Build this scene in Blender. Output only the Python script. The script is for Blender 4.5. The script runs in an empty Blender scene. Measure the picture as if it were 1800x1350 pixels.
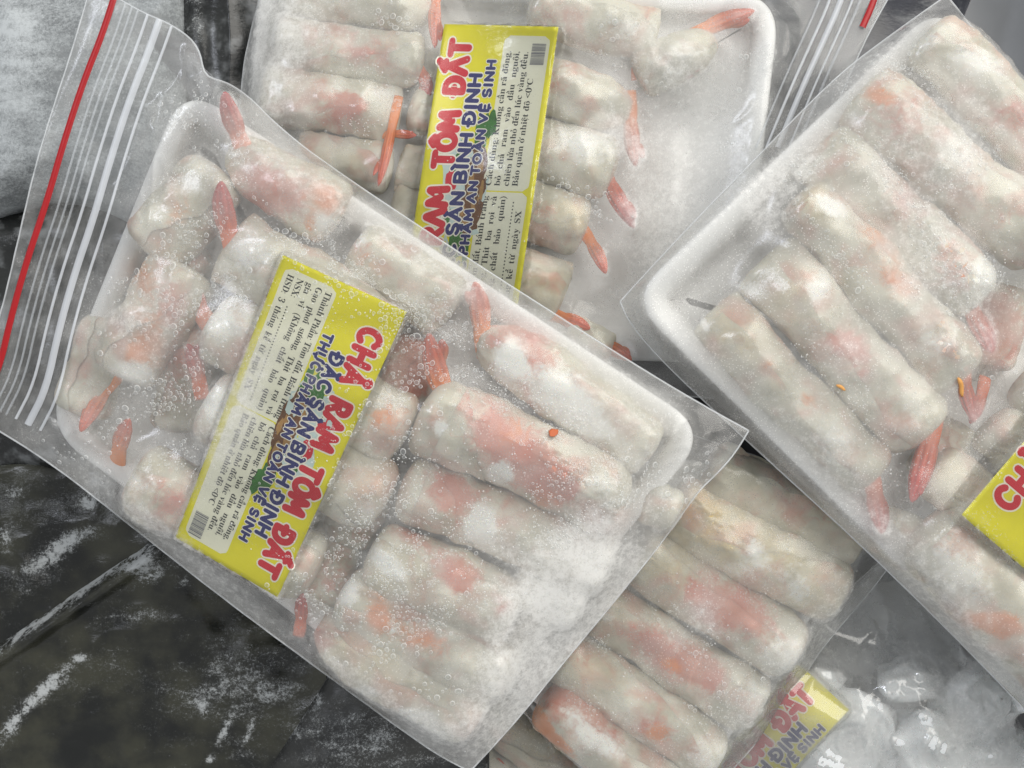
import bpy, math, random, unicodedata
import numpy as np
from mathutils import Vector

sc = bpy.context.scene
col = sc.collection
rng = np.random.default_rng(7)
random.seed(7)

# ------------------------------------------------------------------ camera, world, lamps, exposure
H, Z0, S = 0.45, 0.03, 0.0002          # camera height, reference plane, metres per photo pixel on that plane
cd = bpy.data.cameras.new("camera")
cam = bpy.data.objects.new("camera", cd); col.objects.link(cam)
cam.location = (0, 0, H)
cd.sensor_width = 36.0
cd.lens = 36.0 * (H - Z0) / (1800 * S)
cd.clip_start, cd.clip_end = 0.01, 20
sc.camera = cam

w = bpy.data.worlds.new("World"); sc.world = w; w.use_nodes = True
w.node_tree.nodes["Background"].inputs["Color"].default_value = (0.96, 0.98, 1.0, 1)
w.node_tree.nodes["Background"].inputs["Strength"].default_value = 0.54

def lamp(name, loc, target, size, size_y, energy, color):
    l = bpy.data.lights.new(name, "AREA"); l.shape = "RECTANGLE"; l.size = size; l.size_y = size_y
    l.energy = energy; l.color = color
    o = bpy.data.objects.new(name, l); col.objects.link(o); o.location = loc
    o.rotation_euler = (Vector(target) - Vector(loc)).to_track_quat("-Z", "Y").to_euler()
lamp("ceiling_lamp", (0.50, 0.55, 0.90), (0.04, 0.0, 0.0), 1.0, 0.75, 9.6, (1.0, 0.965, 0.90))
lamp("added_streak_lamp", (-0.65, 0.55, 1.1), (0, 0, 0), 0.35, 0.12, 2.2, (0.86, 0.9, 1.0))  # small bluish lamp added for glossy streaks on the film; no known fixture

sc.view_settings.view_transform = "Standard"
sc.view_settings.look = "None"
sc.view_settings.exposure = 0.19
sc.view_settings.gamma = 1.0
sc.cycles.use_denoising = True
sc.cycles.transparent_max_bounces = 24
sc.cycles.max_bounces = 8
sc.cycles.diffuse_bounces = 4
sc.cycles.sample_clamp_indirect = 4

# ------------------------------------------------------------------ helpers
def kz(z): return S * (H - z) / (H - Z0)
def Wx(px, py, z):
    k = kz(z)
    return np.stack([(np.asarray(px, float) - 900) * k, (675 - np.asarray(py, float)) * k, np.asarray(z, float) + 0 * np.asarray(px, float)], -1)
def to_px(co):
    k = S * (H - co[..., 2]) / (H - Z0)
    return co[..., 0] / k + 900, 675 - co[..., 1] / k

def empty(name, loc, label=None, cat=None, group=None):
    o = bpy.data.objects.new(name, None); col.objects.link(o); o.location = loc
    o.empty_display_size = 0.01
    tag(o, label, cat, group)
    return o
def tag(o, label=None, cat=None, group=None, kind=None):
    if label: o["label"] = label
    if cat: o["category"] = cat
    if group: o["group"] = group
    if kind: o["kind"] = kind
    return o
def origin(o): return np.array(o.location) if o is not None else np.zeros(3)

def mk(name, V, F, mats, parent=None, smooth=True, attrs=None, midx=None, loc=None, kind=None):
    """one mesh object from world-space vertices V and a face list / (n,k) array F"""
    V = np.asarray(V, float).reshape(-1, 3)
    off = origin(parent) if parent is not None else (np.array(loc) if loc is not None else V.mean(0))
    me = bpy.data.meshes.new(name)
    if isinstance(F, np.ndarray):
        n, k = F.shape
        me.vertices.add(len(V)); me.vertices.foreach_set("co", (V - off).astype(np.float32).ravel())
        me.loops.add(n * k); me.loops.foreach_set("vertex_index", F.astype(np.int32).ravel())
        me.polygons.add(n); me.polygons.foreach_set("loop_start", np.arange(0, n * k, k, dtype=np.int32))
        me.update(calc_edges=True)
    else:
        me.from_pydata((V - off).tolist(), [], [list(map(int, f)) for f in F])
    for m in (mats if isinstance(mats, (list, tuple)) else [mats]): me.materials.append(m)
    if midx is not None: me.polygons.foreach_set("material_index", np.asarray(midx, np.int32))
    me.polygons.foreach_set("use_smooth", np.full(len(me.polygons), smooth))
    for an, (ty, data) in (attrs or {}).items():
        a = me.attributes.new(an, ty, "POINT")
        a.data.foreach_set("color" if ty == "FLOAT_COLOR" else "value", np.asarray(data, np.float32).ravel())
    me.validate(); me.update()
    o = bpy.data.objects.new(name, me); col.objects.link(o)
    if parent is not None: o.parent = parent
    else: o.location = off
    if kind: o["kind"] = kind
    return o

def grid_faces(n, m, wrap=False):
    i, j = np.meshgrid(np.arange(n - 1), np.arange(m if wrap else m - 1), indexing="ij")
    j2 = (j + 1) % m
    return np.stack([i * m + j, (i + 1) * m + j, (i + 1) * m + j2, i * m + j2], -1).reshape(-1, 4)

class Noise:
    """cheap smooth noise: sums of random sines"""
    def __init__(s, seed, freq, n=14, dim=2):
        r = np.random.default_rng(seed)
        d = r.normal(size=(n, dim)); d /= np.linalg.norm(d, axis=1, keepdims=True)
        s.k = d * (freq * r.uniform(0.5, 1.6, (n, 1))); s.p = r.uniform(0, 6.28, n); s.n = n
    def __call__(s, *xs):
        a = s.p.reshape(-1, *([1] * np.ndim(xs[0])))
        for q, x in enumerate(xs): a = a + s.k[:, q].reshape(-1, *([1] * np.ndim(x))) * x
        return np.sin(a).sum(0) / math.sqrt(s.n / 2)

def resample(pts, n):
    p = np.asarray(pts, float); d = np.r_[0, np.cumsum(np.linalg.norm(np.diff(p, axis=0), axis=1))]
    t = np.linspace(0, d[-1], n)
    return np.stack([np.interp(t, d, p[:, q]) for q in range(p.shape[1])], -1)
def smoothed(pts, n, it=2):
    p = np.asarray(pts, float)
    for _ in range(it):
        q = np.empty((2 * len(p), p.shape[1])); a, b = p[:-1], p[1:]
        q = [p[0]]
        for x, y in zip(a, b): q += [0.75 * x + 0.25 * y, 0.25 * x + 0.75 * y]
        p = np.array(q + [np.asarray(pts[-1], float)])
    return resample(p, n)
def sstep(a, b, x):
    t = np.clip((x - a) / (b - a), 0, 1); return t * t * (3 - 2 * t)

def blobs(px, py, lst):
    """soft elliptic spots in photo pixels: (x, y, rx, ry, angle in degrees, strength)"""
    out = np.zeros(np.shape(px))
    for (x, y, rx, ry, a, s) in lst:
        c, q = math.cos(math.radians(a)), math.sin(math.radians(a))
        dx, dy = px - x, py - y
        u, v = (dx * c + dy * q) / rx, (-dx * q + dy * c) / ry
        out = out + s * np.exp(-(u * u + v * v))
    return out

def tube(path, r, n=8):
    """closed-ended tube along world path; r scalar or per-point"""
    P = np.asarray(path, float); m = len(P); r = np.broadcast_to(np.asarray(r, float), (m,))
    T = np.gradient(P, axis=0); T /= np.linalg.norm(T, axis=1, keepdims=True) + 1e-12
    up = np.array([0, 0, 1.0]); N = np.cross(up, T); N /= np.linalg.norm(N, axis=1, keepdims=True) + 1e-12
    B = np.cross(T, N)
    th = np.linspace(0, 2 * math.pi, n, endpoint=False)
    V = P[:, None] + r[:, None, None] * (np.cos(th)[None, :, None] * N[:, None] + np.sin(th)[None, :, None] * B[:, None])
    F = [tuple(f) for f in grid_faces(m, n, True)] + [tuple(range(n)), tuple(range((m - 1) * n, m * n))[::-1]]
    return V.reshape(-1, 3), F

# ------------------------------------------------------------------ materials
def new_mat(name):
    m = bpy.data.materials.new(name); m.use_nodes = True
    nt = m.node_tree; nt.nodes.clear()
    return m, nt, nt.nodes.new("ShaderNodeOutputMaterial")
class NB:
    def __init__(s, nt): s.nt = nt
    def n(s, ty, **kw):
        x = s.nt.nodes.new("ShaderNode" + ty)
        for k, v in kw.items(): setattr(x, k, v)
        return x
    def set(s, sock, v):
        if hasattr(v, "is_linked") or isinstance(v, bpy.types.NodeSocket): s.nt.links.new(v, sock)
        else: sock.default_value = v
    def m(s, op, a, b=0.0, c=0.0, clamp=False):
        x = s.n("Math", operation=op, use_clamp=clamp)
        for i, v in enumerate((a, b, c)): s.set(x.inputs[i], v)
        return x.outputs[0]
    def ramp(s, v, lo, hi, t0=0.0, t1=1.0):
        x = s.n("MapRange", interpolation_type="SMOOTHSTEP")
        s.set(x.inputs[0], v); s.set(x.inputs[1], lo); s.set(x.inputs[2], hi); s.set(x.inputs[3], t0); s.set(x.inputs[4], t1)
        return x.outputs[0]
    def mix(s, f, a, b):
        x = s.n("Mix", data_type="RGBA"); s.set(x.inputs[0], f)
        s.set(x.inputs[6], a if not isinstance(a, tuple) else (*a, 1)); s.set(x.inputs[7], b if not isinstance(b, tuple) else (*b, 1))
        return x.outputs[2]
    def noise(s, vec, scale, detail=3, rough=0.55, dist=0.0):
        x = s.n("TexNoise"); s.set(x.inputs["Vector"], vec); s.set(x.inputs["Scale"], scale)
        s.set(x.inputs["Detail"], detail); s.set(x.inputs["Roughness"], rough); s.set(x.inputs["Distortion"], dist)
        return x.outputs["Fac"]
    def voro(s, vec, scale, feature="F1"):
        x = s.n("TexVoronoi", feature=feature); s.set(x.inputs["Vector"], vec); s.set(x.inputs["Scale"], scale)
        return x.outputs["Distance"]
    def coords(s, rnd=True):
        t = s.n("TexCoord").outputs["Object"]
        if not rnd: return t
        v = s.n("VectorMath", operation="ADD"); s.nt.links.new(t, v.inputs[0])
        c = s.n("VectorMath", operation="SCALE"); cx = s.n("CombineXYZ"); r = s.n("ObjectInfo").outputs["Random"]
        for i in range(3): s.nt.links.new(r, cx.inputs[i])
        s.nt.links.new(cx.outputs[0], c.inputs[0]); c.inputs["Scale"].default_value = 3.0
        s.nt.links.new(c.outputs[0], v.inputs[1])
        return v.outputs[0]
    def attr(s, name):
        return s.n("Attribute", attribute_name=name)
    def bump(s, h, strength, dist):
        x = s.n("Bump"); s.set(x.inputs["Height"], h); x.inputs["Strength"].default_value = strength; x.inputs["Distance"].default_value = dist
        return x.outputs[0]
    def principled(s, **kw):
        x = s.n("BsdfPrincipled")
        for k, v in kw.items():
            k = {"color": "Base Color", "rough": "Roughness", "spec": "Specular IOR Level", "normal": "Normal", "sss": "Subsurface Weight", "coat": "Coat Weight", "coatr": "Coat Roughness"}.get(k, k)
            s.set(x.inputs[k], (*v, 1) if isinstance(v, tuple) and len(v) == 3 else v)
        return x

def plain(name, color, rough=0.5, spec=0.4, noise=0.06, scale=300):
    m, nt, out = new_mat(name); b = NB(nt)
    f = b.noise(b.coords(), scale, 3)
    c2 = tuple(max(0, min(1, c * (1 - noise * 3))) for c in color)
    p = b.principled(color=b.mix(f, c2, color), rough=rough, spec=spec, normal=b.bump(f, 0.15, 0.0005))
    nt.links.new(p.outputs[0], out.inputs[0]); return m

def roll_material():
    m, nt, out = new_mat("rice_paper"); b = NB(nt)
    v = b.coords()
    at = b.attr("tint"); sep = b.n("SeparateColor"); nt.links.new(at.outputs["Color"], sep.inputs[0])
    n1 = b.noise(v, 70, 4); n2 = b.noise(v, 190, 4); n3 = b.noise(v, 80, 3, dist=0.5); n4 = b.noise(v, 620, 4, 0.7); n6 = b.noise(v, 240, 5, 0.65, 1.2)
    c = b.mix(b.ramp(n1, 0.3, 0.7), (0.49, 0.465, 0.365), (0.74, 0.715, 0.61))
    c = b.mix(b.m("MULTIPLY", at.outputs["Alpha"], b.ramp(n2, 0.2, 0.7)), c, (0.66, 0.52, 0.27))
    pk = b.m("ADD", b.m("MULTIPLY", b.ramp(n3, 0.44, 0.74), 0.60), b.ramp(b.m("ADD", sep.outputs[0], b.m("MULTIPLY", b.m("SUBTRACT", n6, 0.5), 1.5)), 0.22, 0.85, 0, 0.85), clamp=True)
    c = b.mix(pk, c, (0.60, 0.255, 0.19))
    c = b.mix(b.ramp(b.m("ADD", sep.outputs[1], b.m("MULTIPLY", b.m("SUBTRACT", n6, 0.5), 1.4)), 0.25, 0.95, 0, 0.9), c, (0.74, 0.27, 0.08))
    fr = b.m("ADD", b.m("MULTIPLY", n2, 0.55), b.m("MULTIPLY", n4, 0.5))
    fr = b.m("ADD", fr, b.m("MULTIPLY", sep.outputs[2], 0.75))
    fz = b.ramp(fr, 0.66, 0.98)
    c = b.mix(fz, c, (0.85, 0.84, 0.79))
    bh = b.m("ADD", n4, b.m("MULTIPLY", n2, 1.5))
    p = b.principled(color=c, rough=0.62, spec=0.22, normal=b.bump(bh, 0.28, 0.0008), sss=0.3)
    p.inputs["Subsurface Radius"].default_value = (0.004, 0.003, 0.002); p.inputs["Subsurface Scale"].default_value = 1.0
    nt.links.new(p.outputs[0], out.inputs[0]); return m

def tail_material(name, base, tip):
    m, nt, out = new_mat(name); b = NB(nt)
    v = b.coords(); at = b.attr("along")
    n = b.noise(v, 350, 4); n4 = b.noise(v, 1200, 3, 0.7)
    c = b.mix(b.ramp(b.m("ADD", at.outputs["Fac"], b.m("MULTIPLY", n, 0.4)), 0.45, 1.15), base, tip)
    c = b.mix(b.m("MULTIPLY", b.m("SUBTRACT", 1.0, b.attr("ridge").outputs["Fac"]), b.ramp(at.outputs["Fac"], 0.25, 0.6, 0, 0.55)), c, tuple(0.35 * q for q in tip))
    c = b.mix(b.ramp(n4, 0.58, 0.85, 0, 0.35), c, (0.8, 0.55, 0.45))
    p = b.principled(color=c, rough=0.35, spec=0.5, normal=b.bump(n, 0.4, 0.0008))
    nt.links.new(p.outputs[0], out.inputs[0]); return m

def film_material(name, base, speck, frost_gain=1.0, white=(0.935, 0.925, 0.895), gloss=0.8, rough=0.13, bump=0.25):
    m, nt, out = new_mat(name); b = NB(nt)
    v = b.coords(); at = b.attr("frost").outputs["Fac"]
    n1 = b.noise(v, 90, 4, 0.6); n2 = b.noise(v, 420, 5, 0.65); n3 = b.noise(v, 1500, 3, 0.7)
    vo = b.voro(v, 1150)
    hz = b.m("ADD", base, b.m("MULTIPLY", b.m("SUBTRACT", n1, 0.5), 0.45))
    # powdery frost: the attribute pushes a fine noise over a threshold
    fr = b.m("ADD", b.m("MULTIPLY", n2, 0.7), b.m("MULTIPLY", n3, 0.35))
    fr = b.ramp(b.m("ADD", fr, b.m("MULTIPLY", at, 0.62)), 0.62, 1.02)
    hz = b.m("ADD", hz, b.m("MULTIPLY", fr, 0.44 * frost_gain))
    hz = b.m("ADD", hz, b.m("MULTIPLY", at, 0.42))
    sp = b.m("MULTIPLY", b.ramp(vo, 0.34, 0.12), b.ramp(n1, 0.40, 0.62))
    hz = b.m("ADD", hz, b.m("MULTIPLY", sp, speck))
    hz = b.m("MINIMUM", b.m("MAXIMUM", b.m("SUBTRACT", hz, b.m("MULTIPLY", b.attr("window").outputs["Fac"], 0.25)), 0.03), 0.90)
    tr = b.n("BsdfTransparent"); tr.inputs[0].default_value = (0.975, 0.98, 0.98, 1)
    nrm = b.bump(b.m("ADD", n2, b.m("MULTIPLY", sp, 0.6)), bump * 0.5, 0.0005)
    di = b.n("BsdfDiffuse"); di.inputs[0].default_value = (*white, 1); nt.links.new(nrm, di.inputs["Normal"])
    tl = b.n("BsdfTranslucent"); tl.inputs[0].default_value = (*white, 1)
    mx = b.n("MixShader"); mx.inputs[0].default_value = 0.30; nt.links.new(di.outputs[0], mx.inputs[1]); nt.links.new(tl.outputs[0], mx.inputs[2])
    m2 = b.n("MixShader"); nt.links.new(hz, m2.inputs[0]); nt.links.new(tr.outputs[0], m2.inputs[1]); nt.links.new(mx.outputs[0], m2.inputs[2])
    gl = b.n("BsdfGlossy"); gl.inputs["Roughness"].default_value = rough; nt.links.new(nrm, gl.inputs["Normal"])
    fs = b.n("Fresnel"); fs.inputs[0].default_value = 1.5; nt.links.new(nrm, fs.inputs["Normal"])
    m3 = b.n("MixShader"); nt.links.new(b.m("MULTIPLY", fs.outputs[0], gloss), m3.inputs[0])
    nt.links.new(m2.outputs[0], m3.inputs[1]); nt.links.new(gl.outputs[0], m3.inputs[2])
    nt.links.new(m3.outputs[0], out.inputs[0]); return m

def water_material(name, alpha, rough=0.08, color=(0.9, 0.92, 0.93)):
    m, nt, out = new_mat(name); b = NB(nt)
    tr = b.n("BsdfTransparent"); tr.inputs[0].default_value = (0.97, 0.98, 0.98, 1)
    p = b.principled(color=color, rough=rough, spec=0.6)
    mx = b.n("MixShader"); mx.inputs[0].default_value = alpha
    nt.links.new(tr.outputs[0], mx.inputs[1]); nt.links.new(p.outputs[0], mx.inputs[2]); nt.links.new(mx.outputs[0], out.inputs[0]); return m

def package_material(name, dark, brown, frost=(0.50, 0.52, 0.52), thr=0.0, rough=0.32, haze=0.0, soft=0.15, fmax=0.8, dust=0.14):
    m, nt, out = new_mat(name); b = NB(nt)
    v = b.coords(); at = b.attr("frost").outputs["Fac"]
    st = b.n("Mapping"); nt.links.new(v, st.inputs["Vector"]); st.inputs["Rotation"].default_value = (0, 0, math.radians(-38)); st.inputs["Scale"].default_value = (0.45, 1.25, 1)
    n1 = b.noise(v, 45, 4); n2 = b.noise(st.outputs[0], 130, 6, 0.7); n3 = b.noise(v, 900, 4, 0.75); n4 = b.noise(v, 16, 3)
    c = b.mix(b.ramp(n1, 0.35, 0.7), dark, brown)
    c = b.mix(b.ramp(b.noise(v, 110, 3), 0.5, 0.75, 0, haze), c, (0.22, 0.23, 0.235))
    n5 = b.noise(v, 2300, 4, 0.8)
    f = b.m("ADD", b.m("MULTIPLY", b.m("SUBTRACT", n2, 0.5), 1.0), b.m("MULTIPLY", b.m("SUBTRACT", n3, 0.5), 0.9))
    f = b.m("ADD", f, b.m("MULTIPLY", b.m("SUBTRACT", n5, 0.5), 0.7))
    f = b.m("ADD", f, b.m("ADD", b.m("MULTIPLY", at, b.ramp(b.noise(v, 260, 4, 0.7), 0.28, 0.62, 0.2, 0.66)), b.m("MULTIPLY", b.m("SUBTRACT", n4, 0.5), 0.55)))
    fz = b.m("ADD", b.ramp(f, 0.33 - soft - thr, 0.33 + soft - thr, 0, fmax), b.ramp(f, 0.0 - thr, 0.5 - thr, 0, dust), clamp=True)
    c = b.mix(fz, c, frost)
    p = b.principled(color=c, rough=b.m("ADD", rough, b.m("MULTIPLY", fz, 0.4)), spec=0.45, normal=b.bump(b.m("ADD", n2, b.m("MULTIPLY", fz, 0.8)), 0.35, 0.001))
    nt.links.new(p.outputs[0], out.inputs[0]); return m

def foam_material():
    m, nt, out = new_mat("white_foam"); b = NB(nt)
    v = b.coords(); c = b.voro(v, 500); n = b.noise(v, 60, 3)
    p = b.principled(color=b.mix(n, (0.84, 0.845, 0.84), (0.90, 0.90, 0.89)), rough=0.55, spec=0.3, normal=b.bump(c, 0.06, 0.0005), sss=0.1)
    p.inputs["Subsurface Radius"].default_value = (0.004, 0.004, 0.004); p.inputs["Subsurface Scale"].default_value = 1.0
    nt.links.new(p.outputs[0], out.inputs[0]); return m

M_roll = roll_material()
M_tail = {"orange": tail_material("orange_shrimp_shell", (0.80, 0.22, 0.02), (0.70, 0.085, 0.015)),
          "red": tail_material("red_shrimp_shell", (0.80, 0.15, 0.03), (0.58, 0.025, 0.02)),
          "pink": tail_material("pink_shrimp_shell", (0.80, 0.27, 0.15), (0.60, 0.05, 0.05))}
M_foam = foam_material()
M_film = film_material("frosted_film", 0.215, 0.17)
M_film_right = film_material("heavily_frosted_film", 0.24, 0.34)
M_film_top = film_material("misted_film", 0.21, 0.18, white=(0.90, 0.895, 0.87))
M_film_low = film_material("lower_misted_film", 0.21, 0.28, white=(0.90, 0.895, 0.86))
M_clear = film_material("clear_film", 0.24, 0.0, rough=0.06, gloss=1.6, bump=0.05)
M_under = film_material("film_underside", 0.06, 0.0)
M_seal = water_material("pressed_plastic_edge", 0.42, 0.18, (0.86, 0.88, 0.9))
M_rib = water_material("moulded_plastic_rib", 0.55, 0.2, (0.80, 0.83, 0.88))
M_rib_faint = water_material("faint_plastic_rib", 0.30, 0.25, (0.75, 0.78, 0.82))
M_red = plain("red_plastic_stripe", (0.40, 0.004, 0.008), 0.35)
M_drop_rim = water_material("droplet_rim_glint", 0.42, 0.12, (0.93, 0.93, 0.91))  # whitish rim colour paints the bright light ring of a bead
M_drop_cap = water_material("droplet_water", 0.10, 0.04)
M_yellow = plain("yellow_paper", (0.72, 0.665, 0.016), 0.55, 0.3, 0.03)
M_cream = plain("cream_paper", (0.76, 0.75, 0.60), 0.55, 0.3, 0.02)
M_ired = plain("red_ink", (0.58, 0.018, 0.035), 0.55, 0.3, 0.04)
M_white = plain("white_ink", (0.80, 0.77, 0.66), 0.55, 0.3, 0.02)
M_navy = plain("navy_ink", (0.022, 0.026, 0.15), 0.55, 0.3, 0.04)
M_ink = plain("black_ink", (0.03, 0.032, 0.03), 0.6, 0.3, 0.04)
M_grey = plain("grey_ink", (0.22, 0.22, 0.22), 0.6, 0.3, 0.04)
M_green = plain("green_ink", (0.05, 0.25, 0.03), 0.6, 0.3, 0.25)
M_brown = plain("brown_ink", (0.22, 0.085, 0.02), 0.6, 0.3, 0.25)
M_tan = plain("tan_ink", (0.50, 0.28, 0.08), 0.6, 0.3, 0.2)
M_sky = plain("pale_blue_ink", (0.55, 0.66, 0.62), 0.6, 0.3, 0.05)
M_pack = package_material("dark_frosted_wrap", (0.006, 0.007, 0.006), (0.042, 0.042, 0.027), rough=0.2, thr=-0.07, fmax=0.66, dust=0.22)
M_pack2 = package_material("grey_frosted_wrap", (0.016, 0.017, 0.017), (0.040, 0.040, 0.036), thr=0.06)
M_dark = package_material("dark_clear_plastic", (0.010, 0.011, 0.011), (0.030, 0.032, 0.03), thr=-0.10, rough=0.2, haze=0.8)
M_dusk = package_material("bluish_dark_plastic", (0.035, 0.037, 0.045), (0.07, 0.072, 0.085), thr=-0.12, rough=0.22, haze=0.6)
M_icebag = package_material("pale_frosted_plastic", (0.15, 0.16, 0.165), (0.23, 0.245, 0.25), frost=(0.54, 0.57, 0.58), thr=0.24, rough=0.4, soft=0.35)
M_icebed = package_material("pale_ice_backing", (0.50, 0.52, 0.525), (0.60, 0.62, 0.625), frost=(0.74, 0.77, 0.78), thr=0.25, rough=0.4, soft=0.35)  # base lightened to offset the shade over the ice corner
M_wall = plain("grey_freezer_wall", (0.24, 0.25, 0.265), 0.45, 0.4, 0.05, 60)
M_floor = plain("dark_freezer_floor", (0.05, 0.05, 0.055), 0.5, 0.4, 0.1, 60)
M_carrot = plain("carrot", (0.85, 0.42, 0.12), 0.5, 0.4, 0.1)
M_shell = plain("orange_shell", (0.60, 0.12, 0.02), 0.4, 0.4, 0.1)

# ------------------------------------------------------------------ height raster (one per bag): used to lay the plastic film over the contents
CELL = 0.0008
class Raster:
    def __init__(s, x0, y0, x1, y1, base):
        s.x0, s.y0 = x0, y0
        s.nx, s.ny = int((x1 - x0) / CELL) + 2, int((y1 - y0) / CELL) + 2
        s.h = np.full((s.nx, s.ny), base); s.base = base
    def splat(s, V):
        i = np.round((V[:, 0] - s.x0) / CELL).astype(int); j = np.round((V[:, 1] - s.y0) / CELL).astype(int)
        ok = (i >= 1) & (j >= 1) & (i < s.nx - 1) & (j < s.ny - 1)
        i, j, z = i[ok], j[ok], V[ok, 2]
        for di in (-1, 0, 1):
            for dj in (-1, 0, 1): np.maximum.at(s.h, (i + di, j + dj), z - (0.0003 if di or dj else 0))
    def sample(s, a, x, y):
        u = np.clip((x - s.x0) / CELL, 0, s.nx - 1.001); v = np.clip((y - s.y0) / CELL, 0, s.ny - 1.001)
        i, j = u.astype(int), v.astype(int); fu, fv = u - i, v - j
        return (a[i, j] * (1 - fu) * (1 - fv) + a[i + 1, j] * fu * (1 - fv) + a[i, j + 1] * (1 - fu) * fv + a[i + 1, j + 1] * fu * fv)
def inside(poly, X, Y):
    c = np.zeros(X.shape, bool); n = len(poly)
    for a in range(n):
        x1, y1 = poly[a]; x2, y2 = poly[(a + 1) % n]
        if y1 == y2: continue
        c ^= ((y1 > Y) != (y2 > Y)) & (X < (x2 - x1) * (Y - y1) / (y2 - y1) + x1)
    return c
def membrane(R, poly, edge_z, it=320, sag=2.2e-6, lift=0.0004):
    X, Y = np.meshgrid(R.x0 + CELL * np.arange(R.nx), R.y0 + CELL * np.arange(R.ny), indexing="ij")
    ins = inside(poly, X, Y)
    ob = np.where(ins, np.maximum(R.h + lift, edge_z), edge_z)
    z = ob.copy()
    # start from a blurred cover so that the sheet bridges gaps
    for _ in range(it):
        a = z.copy()
        a[1:-1, 1:-1] = 0.25 * (z[2:, 1:-1] + z[:-2, 1:-1] + z[1:-1, 2:] + z[1:-1, :-2]) - sag
        z = np.where(ins, np.maximum(a, ob), edge_z)
    for _ in range(3):
        a = z.copy(); a[1:-1, 1:-1] = 0.5 * z[1:-1, 1:-1] + 0.125 * (z[2:, 1:-1] + z[:-2, 1:-1] + z[1:-1, 2:] + z[1:-1, :-2])
        z = np.where(ins, a, edge_z)
    return z

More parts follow.
